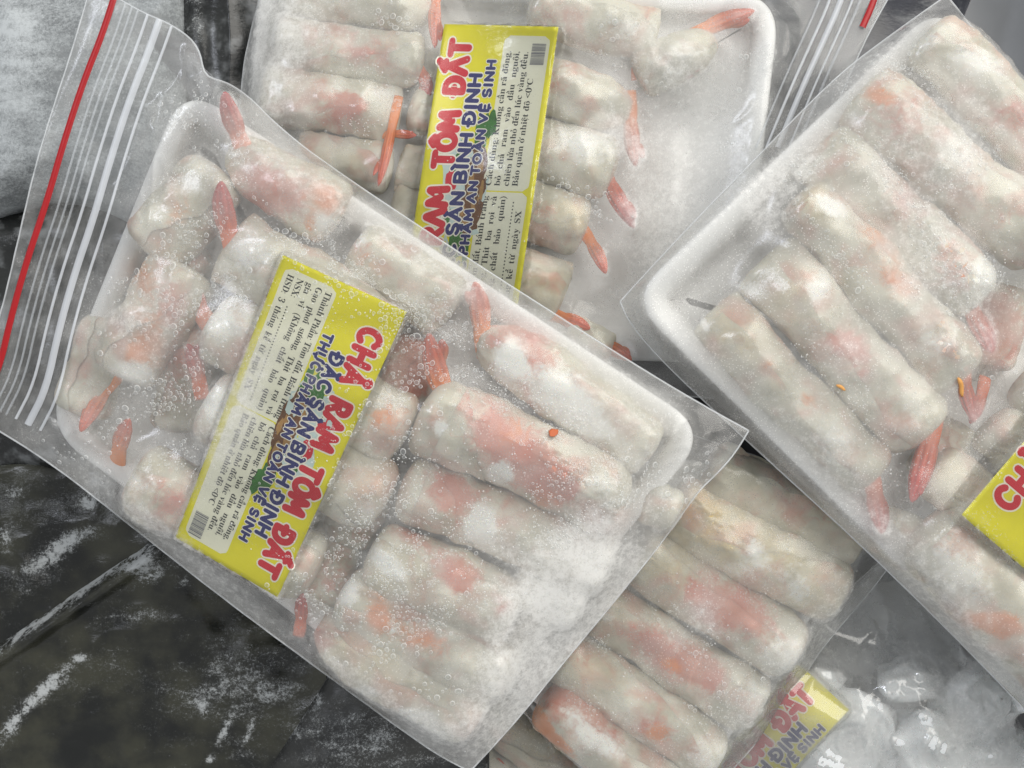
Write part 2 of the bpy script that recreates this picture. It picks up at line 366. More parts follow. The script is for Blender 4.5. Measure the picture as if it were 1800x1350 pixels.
# ------------------------------------------------------------------ rolls
def make_roll(spec, tray_z, group):
    x1, y1, x2, y2, r = spec["ax"]
    rw = r * S * 0.93
    zc = tray_z + 0.004 + rw * 0.84 + spec.get("lift", 0)
    e1, e2 = spec.get("ends", "bb")
    sd = int(abs(x1 * 7 + y1 * 13)) + 5
    A, B = Wx(x1, y1, zc), Wx(x2, y2, zc + spec.get("dz", 0))
    L = np.linalg.norm(B - A); d = (B - A) / L
    nrm = np.array([-d[1], d[0], 0]); nrm /= np.linalg.norm(nrm); up = np.cross(d, nrm); up *= np.sign(up[2])
    bend = spec.get("bend", 0) * S
    root = None
    label, tl = spec["label"], spec.get("tails", [])
    base_loc = tuple((A + B) / 2 - np.array([0, 0, rw * 0.9]))
    root = empty("spring_roll", base_loc, label, "spring roll", group)
    n1, n2, n3 = Noise(sd, 1.7, 12), Noise(sd + 1, 5.0, 14), Noise(sd + 2, 11, 14)
    def surf(t, th, extra=0.0):
        R = np.full(t.shape, 1.0); zs = np.full(t.shape, 0.88); wd = np.full(t.shape, 1.04)
        for e, s in ((e1, t), (e2, 1 - t)):
            dist = s * L / rw
            if e == "b": q = np.clip(dist / 0.55, 0, 1); R = R * (0.30 + 0.70 * (1 - (1 - q) ** 2.6) ** (1 / 2.2))
            elif e == "t": q = np.clip(dist / 1.7, 0, 1); R = R * (0.34 + 0.66 * (q * (2 - q)) ** 0.8)
            else:
                q = np.clip(dist / 1.3, 0, 1); R = R * (0.5 + 0.5 * np.clip(dist / 0.12, 0, 1)); zs = zs * (0.35 + 0.65 * q ** 0.8); wd = wd * (1.06 - 0.06 * q)
        tt = t * L / rw
        a = 0.050 * n1(tt, th * 0.0 + 1.5 * np.cos(th)) + 0.026 * n2(tt, 1.2 * np.sin(th) + np.cos(th)) + 0.013 * n3(tt, 1.3 * np.cos(th) - np.sin(th))
        R = R * (1 + a) + extra / rw
        c = A[None] + (B - A)[None] * t.reshape(-1, 1) + nrm[None] * (bend * np.sin(math.pi * t)).reshape(-1, 1) + nrm[None] * (0.05 * rw * np.sin(tt * 0.8 + sd)).reshape(-1, 1)
        cs = np.sign(np.cos(th)) * np.abs(np.cos(th)) ** 0.90; sn = np.sign(np.sin(th)) * np.abs(np.sin(th)) ** 0.90
        return c + rw * (R * wd * cs).reshape(-1, 1) * nrm[None] + rw * (R * zs * sn).reshape(-1, 1) * up[None]
    nt_, nth = max(36, int(L / 0.0011)), 44
    t, th = np.meshgrid(np.linspace(0, 1, nt_), np.linspace(0, 2 * math.pi, nth, endpoint=False), indexing="ij")
    V = surf(t.ravel(), th.ravel())
    F = [tuple(f) for f in grid_faces(nt_, nth, True)]
    c0, c1 = len(V), len(V) + 1
    V = np.vstack([V, V[:nth].mean(0), V[(nt_ - 1) * nth: nt_ * nth].mean(0)])
    F += [(c0, j, (j + 1) % nth) for j in range(nth)] + [(c1, (nt_ - 1) * nth + (j + 1) % nth, (nt_ - 1) * nth + j) for j in range(nth)]
    def tint(V):
        px, py = to_px(V)
        return np.clip(np.stack([blobs(px, py, spec.get("pink", [])), blobs(px, py, spec.get("peach", [])), blobs(px, py, spec.get("white", [])), blobs(px, py, spec.get("gold", []))], -1), -1, 1.3)
    mk("wrapper", V, F, M_roll, root, True, {"tint": ("FLOAT_COLOR", tint(V))})
    splats = [V]
    # the loose outer turn of rice paper, ending in a slanting edge
    rr = np.random.default_rng(sd)
    fa = spec.get("flap", (0.03, 0.97, 0.9 + 1.0 * rr.random(), rr.uniform(-0.9, 0.9)))
    nf, ng = 34, 26
    u, g = np.meshgrid(np.linspace(0, 1, nf), np.linspace(0, 1, ng), indexing="ij")
    edge = fa[2] + fa[3] * (u - 0.5) * 1.6 + 0.07 * np.sin(u * 9 + sd) + 0.05 * np.sin(u * 23 + sd)
    tt = fa[0] + (fa[1] - fa[0]) * u
    thf = math.pi + 0.5 + (edge - math.pi - 0.5) * g
    lift = 0.00030 + 0.00035 * sstep(0.7, 1.0, g) - 0.0008 * sstep(0.2, 0.0, g)
    lift = np.where(lift > 0, lift * (0.45 + 0.55 * sstep(0.0, 0.15, u) * sstep(1.0, 0.85, u)), lift)
    Vf = surf(tt.ravel(), thf.ravel(), lift.ravel())
    mk("wrapper_flap", Vf, grid_faces(nf, ng), M_roll, root, True, {"tint": ("FLOAT_COLOR", tint(Vf))})
    splats.append(Vf)
    for tsp in tl: splats.append(make_tail(root, tsp, zc, rw))
    return splats

def make_tail(root, tsp, zc, rw):
    """shrimp tail: a flattened shell segment that opens into a ridged fan, and a narrower blade beside it"""
    x1, y1, x2, y2, wd, kind = tsp[:6]; fork = tsp[6] if len(tsp) > 6 and tsp[6] else (0.28 * tsp[4] * (1 if int(tsp[0]) % 2 else -1)); dz = tsp[7] if len(tsp) > 7 else 0.35
    z1, z2 = zc + dz * rw, zc + (dz + 0.15) * rw
    def lobe(name, p, q, wd, sd, par):
        if name == "shrimp_tail": p = (p[0] - 0.5 * (q[0] - p[0]), p[1] - 0.5 * (q[1] - p[1]))
        A, B = Wx(p[0], p[1], z1 - 0.45 * rw), Wx(q[0], q[1], z2); d = B - A; L = np.linalg.norm(d); d /= L
        nr = np.array([-d[1], d[0], 0]); nr /= np.linalg.norm(nr); up = np.cross(d, nr); up *= np.sign(up[2])
        n, m = 26, 24
        t, th = np.meshgrid(np.linspace(0, 1, n), np.linspace(0, 2 * math.pi, m, endpoint=False), indexing="ij")
        prof = np.interp(t, [0, .2, .45, .60, .76, .88, .96, 1], [.95, 1.0, .86, .95, .84, .58, .34, .10])
        ridge = 1 + 0.20 * np.cos(th * 7 + sd) * sstep(0.30, 0.5, t) - 0.10 * np.exp(-((t - 0.4) / 0.03) ** 2) + 0.02 * np.sin(t * 17 + sd)
        wv = 0.16 * wd * S * np.sin(t * 3 + sd)
        w_ = wd * 0.45 * S
        V = A + (B - A) * t[..., None] + nr * (w_ * prof * ridge * np.cos(th) + wv)[..., None] + up * (0.42 * w_ * np.sqrt(prof) * prof * ridge * np.sin(th))[..., None]
        V = V.reshape(-1, 3)
        F = [tuple(f) for f in grid_faces(n, m, True)] + [tuple(range(m)), tuple(range((n - 1) * m, n * m))[::-1]]
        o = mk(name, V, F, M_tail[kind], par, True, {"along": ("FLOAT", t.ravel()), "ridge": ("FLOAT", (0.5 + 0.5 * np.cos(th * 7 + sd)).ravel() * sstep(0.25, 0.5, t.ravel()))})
        return o, V
    a = lobe("shrimp_tail", (x1, y1), (x2, y2), wd, x1, root)
    Vs = [a[1]]
    if fork:
        dx, dy = x2 - x1, y2 - y1; l = math.hypot(dx, dy); nx, ny = -dy / l, dx / l
        s = x1 + 0.30 * dx, y1 + 0.30 * dy
        e = x1 + 0.86 * dx + nx * fork, y1 + 0.86 * dy + ny * fork
        b = lobe("tail_blade", s, e, wd * 0.62, x1 + 2, root); Vs.append(b[1])
    return np.vstack(Vs)

# ------------------------------------------------------------------ trays
def make_tray(corners, rad, z, label, group, inset=62, height=0.0125, deep=0.0):
    c = np.array(corners, float); n = len(c); path = []
    for i in range(n):
        p, a, b = c[i], c[i - 1], c[(i + 1) % n]
        da, db = (a - p) / np.linalg.norm(a - p), (b - p) / np.linalg.norm(b - p)
        s, e = p + da * rad * 1.25, p + db * rad * 1.25
        for t in np.linspace(0, 1, 14): path.append((1 - t) ** 2 * s + 2 * t * (1 - t) * p + t * t * e)
    path.append(path[0]); P = resample(path, 420)[:-1]
    T = np.roll(P, -1, 0) - np.roll(P, 1, 0); T /= np.linalg.norm(T, axis=1, keepdims=True)
    N = np.stack([-T[:, 1], T[:, 0]], -1)
    if np.dot(N[0], c.mean(0) - P[0]) < 0: N = -N
    prof = [(26, -deep), (12, 0.5 * height), (2, height * 0.93), (0, height), (3, height + 0.0007), (10, height + 0.0010), (20, height + 0.0006), (30, height - 0.0004), (40, height * 0.84), (inset - 4, 0.007 - 0.8 * deep), (inset + 6, 0.0042 - deep), (inset + 14, 0.0034 - deep)]
    rows = [Wx(P[:, 0] + N[:, 0] * i, P[:, 1] + N[:, 1] * i, z + h) for i, h in prof]
    ctr = c.mean(0)
    last = np.stack([P[:, 0] + N[:, 0] * (inset + 14), P[:, 1] + N[:, 1] * (inset + 14)], -1)
    for f in (0.8,):
        q = ctr + (last - ctr) * f; rows.append(Wx(q[:, 0], q[:, 1], z + 0.0034 - deep + 0 * q[:, 0]))
    m = len(P); V = np.vstack(rows); F = [tuple(f) for f in grid_faces(len(rows), m, True)]
    nf = len(rows) * m; low = Wx(ctr[0:1], ctr[1:2], z - deep)
    V = np.vstack([V, Wx(ctr[0:1], ctr[1:2], z + 0.0034 - deep), low])
    F += [((len(rows) - 1) * m + (j + 1) % m, (len(rows) - 1) * m + j, nf) for j in range(m)] + [(j, (j + 1) % m, nf + 1) for j in range(m)]
    o = mk("foam_tray", V, F, M_foam)
    tag(o, label, "tray", group)
    return V[: 11 * m]

# ------------------------------------------------------------------ bags
def coons(top, right, bottom, left, n, m):
    """patch between four edges in photo pixels; top A->B, right B->C, bottom D->C, left A->D"""
    t, b = smoothed(top, n, 3), smoothed(bottom, n, 3); l, r = smoothed(left, m, 3), smoothed(right, m, 3)
    u = np.linspace(0, 1, n)[:, None, None]; v = np.linspace(0, 1, m)[None, :, None]
    A, B, C, D = t[0], t[-1], r[-1], l[-1]
    return ((1 - v) * t[:, None] + v * b[:, None] + (1 - u) * l[None] + u * r[None] - ((1 - u) * (1 - v) * A + u * (1 - v) * B + (1 - u) * v * D + u * v * C))

class Bag:
    pass
def lay_film(spec):
    """raster the contents, relax the sheet; returns a Bag with a height sampler"""
    b = Bag(); b.spec = spec; ez = spec["edge_z"]
    g = coons(*spec["outline"], spec["n"], spec["m"])
    b.g = g
    Wg = Wx(g[..., 0], g[..., 1], ez); b.Wg = Wg
    poly = np.vstack([Wg[:, 0, :2], Wg[-1, 1:, :2], Wg[-2::-1, -1, :2], Wg[0, -2:0:-1, :2]])
    mn, mx_ = poly.min(0) - 0.004, poly.max(0) + 0.004
    b.R = Raster(mn[0], mn[1], mx_[0], mx_[1], ez)
    for V in spec["contents"]: b.R.splat(V)
    b.poly = poly
    b.z = membrane(b.R, poly, ez, spec.get("it", 320), spec.get("sag", 2.2e-6))
    b.zf = lambda x, y: b.R.sample(b.z, x, y)
    return b
def add_obstacle(b, V):
    b.R.splat(V)
    ob = np.where(b.R.h > b.R.base + 1e-6, b.R.h + 0.0004, -1)
    b.z = np.maximum(b.z, ob)
def on_film(b, px, py, dz=0.0):
    x = np.asarray(px, float); y = np.asarray(py, float); z = np.full(x.shape, b.spec["edge_z"])
    for _ in range(4):
        k = S * (H - z) / (H - Z0); z = b.zf((x - 900) * k, (675 - y) * k) + dz
    k = S * (H - z) / (H - Z0)
    return np.stack([(x - 900) * k, (675 - y) * k, z], -1)

def finish_bag(b):
    sp = b.spec; n, m = sp["n"], sp["m"]; ez = sp["edge_z"]
    c = b.Wg.reshape(-1, 3).mean(0)
    root = empty("zip_bag", (c[0], c[1], sp["floor_z"]), sp["label"], "plastic bag", sp.get("group"))
    b.root = root
    X, Y = b.Wg[..., 0], b.Wg[..., 1]
    u = np.linspace(0, 1, n)[:, None]; v = np.linspace(0, 1, m)[None, :]
    em = np.minimum(np.minimum(u, 1 - u) * n, np.minimum(v, 1 - v) * m); em = sstep(0, 5, em)
    Z = b.zf(X, Y)
    wr = np.zeros_like(Z)
    px, py = b.g[..., 0], b.g[..., 1]
    nz = Noise(sp.get("seed", 3), 0.03, 16); nz2 = Noise(sp.get("seed", 3) + 1, 0.011, 12)
    loose = 0.35 + blobs(px, py, sp.get("loose", []))
    wr += loose * (0.00022 * nz(px, py) + 0.0005 * nz2(px, py))
    rc = np.random.default_rng(sp.get("seed", 3) + 70); extra = []
    for (cx, cy, sx, sy, ang, cnt) in sp.get("crinkles", []):
        for _ in range(cnt):
            a = math.radians(ang + rc.normal() * 28); l = rc.uniform(25, 90); x = cx + rc.normal() * sx; y = cy + rc.normal() * sy
            extra.append((x, y, x + l * math.cos(a), y + l * math.sin(a), rc.uniform(2.5, 5), 0.01))
    for (x1, y1, x2, y2, wdt, h) in list(sp.get("creases", [])) + extra:       # sharp folds in the sheet
        d = np.array([x2 - x1, y2 - y1], float); L = np.linalg.norm(d); d /= L
        t = (px - x1) * d[0] + (py - y1) * d[1]; s = -(px - x1) * d[1] + (py - y1) * d[0] + 10 * np.sin(t / L * 3.0)
        wr += np.clip(h, -0.3 * wdt * S, 0.55 * wdt * S) * np.exp(-np.sqrt(s * s + 1.0) / wdt) * sstep(-0.05, 0.2, t / L) * sstep(1.05, 0.75, t / L)
    Zs = Z + wr * em
    hs = b.R.sample(b.R.h, X, Y)
    Zs = np.where(em > 0.5, np.maximum(Zs, hs + 0.00025), Zs)
    b.Zfinal = Zs
    V = np.stack([X, Y, Zs], -1).reshape(-1, 3)
    fx, fy = to_px(V)
    fro = blobs(fx, fy, sp.get("frost", []))
    fro = np.minimum(fro, 0.30 + 0.26 * np.tanh(np.maximum(fro - 0.30, 0) / 0.30) + 0.0 * fro) if sp.get("soft", True) else fro
    gap = sstep(0.0012, 0.0065, np.where(hs > b.R.base + 1e-6, Zs - hs, 0.004)).ravel()   # frost sits where the sheet touches; bridged gaps stay clear
    fro = fro + sp.get("touch", 0.05) * (1 - gap) - sp.get("bridge", 0.12) * gap
    win = np.zeros(len(fx))
    if getattr(b, "label_px", None):                                        # the sheet lies dry and close on the paper
        win = np.clip(inside(b.label_px, fx, fy) - blobs(fx, fy, sp.get("label_mist", [])), 0, 1)
    mk("top_film", V, grid_faces(n, m)[:, ::-1], sp["mat"], root, True, {"frost": ("FLOAT", fro), "window": ("FLOAT", win.astype(float))})
    # back sheet
    nb, mb = 40, 30; gb = coons(*sp["outline"], nb, mb); Wb = Wx(gb[..., 0], gb[..., 1], ez)
    u = np.linspace(0, 1, nb)[:, None]; v = np.linspace(0, 1, mb)[None, :]
    e2 = sstep(0, 0.12, np.minimum(np.minimum(u, 1 - u), np.minimum(v, 1 - v)))
    Wb[..., 2] = ez - 0.0002 - e2 * (ez - sp["floor_z"])
    mk("back_film", Wb.reshape(-1, 3), grid_faces(nb, mb), M_under, root, True, {"frost": ("FLOAT", np.zeros(nb * mb))})
    # pressed edges
    for k, pts in enumerate(sp["outline"]):
        q = smoothed(pts, 120, 3); P = Wx(q[:, 0], q[:, 1], ez)
        P[:, 2] += 0.00010 * np.sin(np.arange(120) * 0.7)
        Vt, Ft = tube(P, 0.00032, 6); mk("side_seal", Vt, Ft, M_seal, root)
    return root

def strip(b, pts, width, mat, name, dz=0.0005, n=90, height=0.0004):
    """a raised moulded strip lying on the film along a pixel path"""
    q = smoothed(pts, 400, 2); w0 = Wx(q[:, 0], q[:, 1], b.spec["edge_z"]); q = resample(q[inside(b.poly, w0[:, 0], w0[:, 1])], n); T = np.gradient(q, axis=0); T /= np.linalg.norm(T, axis=1, keepdims=True); N = np.stack([-T[:, 1], T[:, 0]], -1)
    rows = []
    for o, h in ((-0.5, 0), (-0.28, height), (0.28, height), (0.5, 0)):
        p = q + N * (o * width); w3 = on_film(b, p[:, 0], p[:, 1], dz); w3[:, 2] += h; rows.append(w3)
    V = np.stack(rows, 1).reshape(-1, 3)
    return mk(name, V, grid_faces(n, 4), mat, b.root, True)

def droplets(b, clusters, seed, clear=None, name="condensation"):
    """water beads on the film: rings with a clear cap; (x, y, rx, ry, angle, count, bead radius in pixels, spread)"""
    r = np.random.default_rng(seed); nz = Noise(seed, 0.055, 14); nz2 = Noise(seed + 1, 0.16, 14)
    xs, ys, rs = [], [], []
    for (x, y, rx, ry, a, cnt, rad, spr) in clusters:
        c, q = math.cos(math.radians(a)), math.sin(math.radians(a))
        u, v = r.normal(size=cnt * 3) * 0.62, r.normal(size=cnt * 3) * 0.62
        X = x + u * rx * c - v * ry * q; Y = y + u * rx * q + v * ry * c
        keep = (0.9 * nz(X, Y) + 0.7 * nz2(X, Y) + r.normal(size=len(X)) * 0.7) > 0.15
        X, Y = X[keep][:cnt], Y[keep][:cnt]
        X, Y = X[: int(cnt * 0.62)], Y[: int(cnt * 0.62)]
        xs.append(X); ys.append(Y); rs.append(np.clip(0.80 * rad * np.exp(r.normal(size=len(X)) * spr), 0.6, 5.2))
    X, Y, Rr = np.concatenate(xs), np.concatenate(ys), np.concatenate(rs)
    gz = b.spec["edge_z"]; Wc = Wx(X, Y, gz)
    ok = inside(b.poly * 0.995, Wc[:, 0], Wc[:, 1]); X, Y, Rr = X[ok], Y[ok], Rr[ok]
    # no two big beads on one spot
    order = np.argsort(-Rr); cells = {}; keep = []
    for i in order:
        kx, ky = int(X[i] // 9), int(Y[i] // 9); bad = False
        for dx in (-1, 0, 1):
            for dy in (-1, 0, 1):
                for j in cells.get((kx + dx, ky + dy), ()):
                    if (X[i] - X[j]) ** 2 + (Y[i] - Y[j]) ** 2 < (0.95 * (Rr[i] + Rr[j])) ** 2: bad = True
        if not bad: cells.setdefault((kx, ky), []).append(i); keep.append(i)
    keep = np.array(keep); X, Y, Rr = X[keep], Y[keep], Rr[keep]
    C = on_film(b, X, Y, 0.00012)
    C[:, 2] = np.maximum(C[:, 2], film_top(b, C[:, 0], C[:, 1]) + 0.00008)
    e = 0.0009
    gx = (film_top(b, C[:, 0] + e, C[:, 1]) - film_top(b, C[:, 0] - e, C[:, 1])) / (2 * e)
    gy = (film_top(b, C[:, 0], C[:, 1] + e) - film_top(b, C[:, 0], C[:, 1] - e)) / (2 * e)
    nr = np.stack([-gx, -gy, np.ones_like(gx)], -1); nr /= np.linalg.norm(nr, axis=1, keepdims=True)
    tx = np.stack([nr[:, 2], 0 * gx, -nr[:, 0]], -1); tx /= np.linalg.norm(tx, axis=1, keepdims=True); ty = np.cross(nr, tx)
    Vs, Fs, Ms, base = [], [], [], 0
    rot = r.uniform(0, 6.28, len(X)); el = 1 + np.abs(r.normal(size=len(X))) * 0.16
    for big in (True, False):
        idx = np.where((Rr >= 1.7) == big)[0]
        if not len(idx): continue
        nseg = 11 if big else 6
        th = np.linspace(0, 2 * math.pi, nseg, endpoint=False)
        rings = [(1.0, -0.05), (0.92, 0.2), (0.74, 0.24)] if big else [(1.0, -0.05), (0.62, 0.35)]
        tv = np.array([(rr * math.cos(t), rr * math.sin(t), zz) for rr, zz in rings for t in th] + [(0, 0, 0.34 if big else 0.45)])
        nv = len(tv); tf, tm = [], []
        for k in range(len(rings) - 1):
            for j in range(nseg):
                a_, b_ = k * nseg + j, k * nseg + (j + 1) % nseg
                tf += [(a_, b_, b_ + nseg), (a_, b_ + nseg, a_ + nseg)]; tm += [0, 0]
        for j in range(nseg):
            a_ = (len(rings) - 1) * nseg; tf.append((a_ + j, a_ + (j + 1) % nseg, nv - 1)); tm.append(1 if big else 0)
        c, s = np.cos(rot[idx])[:, None], np.sin(rot[idx])[:, None]
        lx = tv[None, :, 0] * el[idx][:, None]; ly = tv[None, :, 1]
        ax, ay = c * lx - s * ly, s * lx + c * ly
        sc_ = (Rr[idx] * S)[:, None, None]
        V = C[idx][:, None] + sc_ * (ax[..., None] * tx[idx][:, None] + ay[..., None] * ty[idx][:, None] + tv[None, :, 2:3] * nr[idx][:, None])
        Fq = (np.array(tf)[None] + (base + nv * np.arange(len(idx)))[:, None, None]).reshape(-1, 3)
        Vs.append(V.reshape(-1, 3)); Fs.append(Fq); Ms.append(np.tile(tm, len(idx))); base += nv * len(idx)
    return mk(name, np.vstack(Vs), np.vstack(Fs), [M_drop_rim, M_drop_cap], b.root, True, midx=np.concatenate(Ms), kind="stuff")
def film_top(b, x, y):
    if not hasattr(b, "tz"):
        # raster of the finished sheet (creases and wrinkles included)
        t = np.full_like(b.z, np.nan); n_, m_ = b.Zfinal.shape
        i = np.clip(np.round((b.Wg[..., 0] - b.R.x0) / CELL).astype(int), 0, b.R.nx - 1); j = np.clip(np.round((b.Wg[..., 1] - b.R.y0) / CELL).astype(int), 0, b.R.ny - 1)
        t[i, j] = b.Zfinal; b.tz = np.where(np.isnan(t), b.z, t)
        for _ in range(2):
            a = b.tz.copy(); a[1:-1, 1:-1] = 0.4 * b.tz[1:-1, 1:-1] + 0.15 * (b.tz[2:, 1:-1] + b.tz[:-2, 1:-1] + b.tz[1:-1, 2:] + b.tz[1:-1, :-2]); b.tz = a
    return b.R.sample(b.tz, x, y)

# ------------------------------------------------------------------ printed labels
def arc(cx, cy, rx, ry, a0, a1, n=12):
    return [(cx + rx * math.cos(math.radians(a)), cy + ry * math.sin(math.radians(a))) for a in np.linspace(a0, a1, n)]
GL = {  # round-ended letters as strokes in a box of height 1: (advance width, strokes)
    "A": (0.92, [[(0.08, 0), (0.46, 1), (0.84, 0)], [(0.22, 0.34), (0.70, 0.34)]]),
    "B": (0.80, [[(0.1, 0), (0.1, 1)], [(0.1, 1), *arc(0.42, 0.76, 0.26, 0.24, 90, -90, 8), (0.1, 0.52)], [(0.1, 0.5), *arc(0.46, 0.25, 0.28, 0.25, 90, -90, 8), (0.1, 0)]]),
    "C": (0.86, [arc(0.48, 0.5, 0.38, 0.5, 48, 312, 16)]),
    "D": (0.88, [[(0.12, 0), (0.12, 1), *arc(0.38, 0.5, 0.42, 0.5, 90, -90, 12), (0.12, 0)]]),
    "E": (0.72, [[(0.64, 1), (0.1, 1), (0.1, 0), (0.64, 0)], [(0.1, 0.5), (0.55, 0.5)]]),
    "H": (0.86, [[(0.1, 0), (0.1, 1)], [(0.76, 0), (0.76, 1)], [(0.1, 0.5), (0.76, 0.5)]]),
    "I": (0.30, [[(0.15, 0), (0.15, 1)]]),
    "M": (1.02, [[(0.08, 0), (0.16, 1), (0.51, 0.32), (0.86, 1), (0.94, 0)]]),
    "N": (0.88, [[(0.1, 0), (0.1, 1), (0.78, 0), (0.78, 1)]]),
    "O": (0.98, [arc(0.49, 0.5, 0.41, 0.5, 0, 360, 20)]),
    "P": (0.78, [[(0.1, 0), (0.1, 1), *arc(0.42, 0.74, 0.28, 0.26, 90, -90, 8), (0.1, 0.48)]]),
    "R": (0.84, [[(0.1, 0), (0.1, 1), *arc(0.42, 0.74, 0.28, 0.26, 90, -90, 8), (0.1, 0.48)], [(0.36, 0.46), (0.74, 0)]]),
    "S": (0.78, [[*arc(0.40, 0.74, 0.28, 0.26, 30, 270, 10), *arc(0.40, 0.24, 0.30, 0.24, 90, -150, 10)]]),
    "T": (0.78, [[(0.04, 1), (0.74, 1)], [(0.39, 1), (0.39, 0)]]),
    "U": (0.86, [[(0.1, 1), (0.1, 0.4), *arc(0.43, 0.36, 0.33, 0.36, 180, 360, 10), (0.76, 1)]]),
    "V": (0.86, [[(0.06, 1), (0.43, 0), (0.80, 1)]]),
}
MARK = {  # diacritics as strokes relative to the letter's centre, y from the letter's top or foot
    "\u0301": [[(-0.05, 0.12), (0.16, 0.34)]], "\u0300": [[(-0.16, 0.34), (0.05, 0.12)]],
    "\u0309": [[*arc(0.0, 0.27, 0.10, 0.10, 150, -60, 7), (0.0, 0.12)]],
    "\u0302": [[(-0.22, 0.12), (0.0, 0.30), (0.22, 0.12)]], "\u0306": [arc(0.0, 0.30, 0.20, 0.18, 200, 340, 8)],
    "\u0303": [[(-0.2, 0.14), (-0.07, 0.24), (0.07, 0.14), (0.2, 0.24)]], "\u0323": [[(0, -1.26), (0.001, -1.26)]],
    "\u031b": [[(0.34, 0.0), (0.44, 0.06), (0.46, 0.2)]],
}
def letters(text, u0, u1, v0, cap, gap=0.12):
    """stroke lettering fitted between u0 and u1; returns polylines in label units"""
    units, x = [], 0.0
    for ch in text:
        if ch == " ": x += 0.42; continue
        bar = ch in "Đ"; d = unicodedata.normalize("NFD", "D" if bar else ch); base, marks = d[0], d[1:]
        wd, st = GL[base]
        L_ = [[(x + p, q) for p, q in s] for s in st]
        if bar: L_.append([(x - 0.06, 0.5), (x + 0.34, 0.5)])
        hi = 0
        for mk_ in marks:
            stack = 0.16 if (mk_ in "\u0301\u0300\u0309" and "\u0302" in marks) else 0.0
            sx = 0.10 if stack else 0.0
            for s in MARK[mk_]: L_.append([(x + wd / 2 + p + sx, 1.04 + q + stack) for p, q in s])
        units += L_; x += wd + gap
    k = (u1 - u0) / (x - gap)
    return [[(u0 + p * k, v0 + q * cap) for p, q in s] for s in units]
def ribbon(lines, width, V, F, Z, zbase, jitter):
    """thick round-ended strokes as flat polygons; appended to V (u, v), F, Z (height above the paper)"""
    for li, ln in enumerate(lines):
        p = np.array(ln); z = zbase + jitter * (li % 9) * 2.2e-6
        if len(p) == 2 and np.linalg.norm(p[1] - p[0]) > 0.05: p = resample(p, 4)
        for i in range(len(p) - 1):
            d = p[i + 1] - p[i]; l = np.linalg.norm(d)
            if l < 1e-9: continue
            n = np.array([-d[1], d[0]]) / l * width / 2; k = len(V)
            V += [tuple(p[i] + n), tuple(p[i] - n), tuple(p[i + 1] - n), tuple(p[i + 1] + n)]; Z += [z + jitter * 0.9e-6 * (i % 2)] * 4; F.append((k, k + 1, k + 2, k + 3))
        for i in range(len(p)):
            k = len(V)
            for a in range(9): V.append((p[i][0] + width / 2 * math.cos(a * 0.698), p[i][1] + width / 2 * math.sin(a * 0.698)))
            Z += [z + jitter * (1.8e-6 + 0.3e-6 * (i % 3))] * 9; F.append(tuple(range(k, k + 9)))

_gc = {}
def glyph(ch):
    if ch in _gc: return _gc[ch]
    src = ch
    if ch.isascii() and ch.isalpha(): src = chr((0x1D400 + ord(ch) - 65) if ch.isupper() else (0x1D41A + ord(ch) - 97))
    elif ch.isdigit(): src = chr(0x1D7CE + int(ch))
    cu = bpy.data.curves.new("glyph", "FONT"); cu.body = src; cu.resolution_u = 2
    ob = bpy.data.objects.new("glyph", cu); col.objects.link(ob)
    dg = bpy.context.evaluated_depsgraph_get(); dg.update()
    me = bpy.data.meshes.new_from_object(ob.evaluated_get(dg))
    V = np.array([v.co[:2] for v in me.vertices]); F = [tuple(p.vertices) for p in me.polygons]
    bpy.data.objects.remove(ob); bpy.data.curves.remove(cu); bpy.data.meshes.remove(me)
    x0 = V[:, 0].min(); V[:, 0] -= x0
    _gc[ch] = (V, F, V[:, 0].max() + 0.045, V[:, 1].max()); return _gc[ch]
def serif(text, u0, u1, v0, size, V, F, Z, zb, justify=True):
    items, x, spaces = [], 0.0, []
    for ch in unicodedata.normalize("NFC", text):
        if ch == " ": spaces.append(len(items)); x += 0.26; items.append(None); continue
        if ch == "đ": base, marks, bar = "d", "", True
        elif ch == "°": base, marks, bar = "o", "sup", False
        else:
            d = unicodedata.normalize("NFD", ch); base, marks, bar = d[0], d[1:], False
        if base == ".": g = glyph("."); items.append((x + 0.03, ".", "", False)); x += g[2] + 0.06; continue
        items.append((x, base, marks, bar)); x += glyph(base)[2] * (0.5 if marks == "sup" else 1)
    k = size; extra = 0.0
    tot = x * k
    if tot > (u1 - u0): kx = (u1 - u0) / x
    else:
        kx = size
        if justify and spaces: extra = ((u1 - u0) - tot) / len(spaces)
    sh = 0.0
    for it in items:
        if it is None: sh += extra; continue
        x, base, marks, bar = it; gv, gf, gw, gh = glyph(base); o = len(V); s2 = 0.5 if marks == "sup" else 1.0; up = 0.4 if marks == "sup" else 0
        V += [(u0 + sh + (x + p * s2) * kx, v0 + (q * s2 + up) * size) for p, q in gv]; Z += [zb] * len(gv); F += [tuple(i + o for i in f) for f in gf]
        ln = []; cx = x + gw / 2 - 0.02
        if bar: ln.append([(x + 0.22, 0.60), (x + 0.50, 0.60)])
        if marks and marks != "sup":
            top = 0.72 if base.isupper() else 0.52
            for mk_ in marks:
                st = 0.14 if (mk_ in "\u0301\u0300\u0309" and ("\u0302" in marks or "\u0306" in marks)) else 0.0
                for s in MARK[mk_]: ln.append([(cx + p * 0.62 + (0.07 if st else 0), (-0.16 if mk_ == "\u0323" else top - 0.04 + q * 0.62 + st)) for p, q in s])
        ribbon([[(u0 + sh + p * kx, v0 + q * size) for p, q in s] for s in ln], 0.075 * size, V, F, Z, zb + 4e-6, 1)

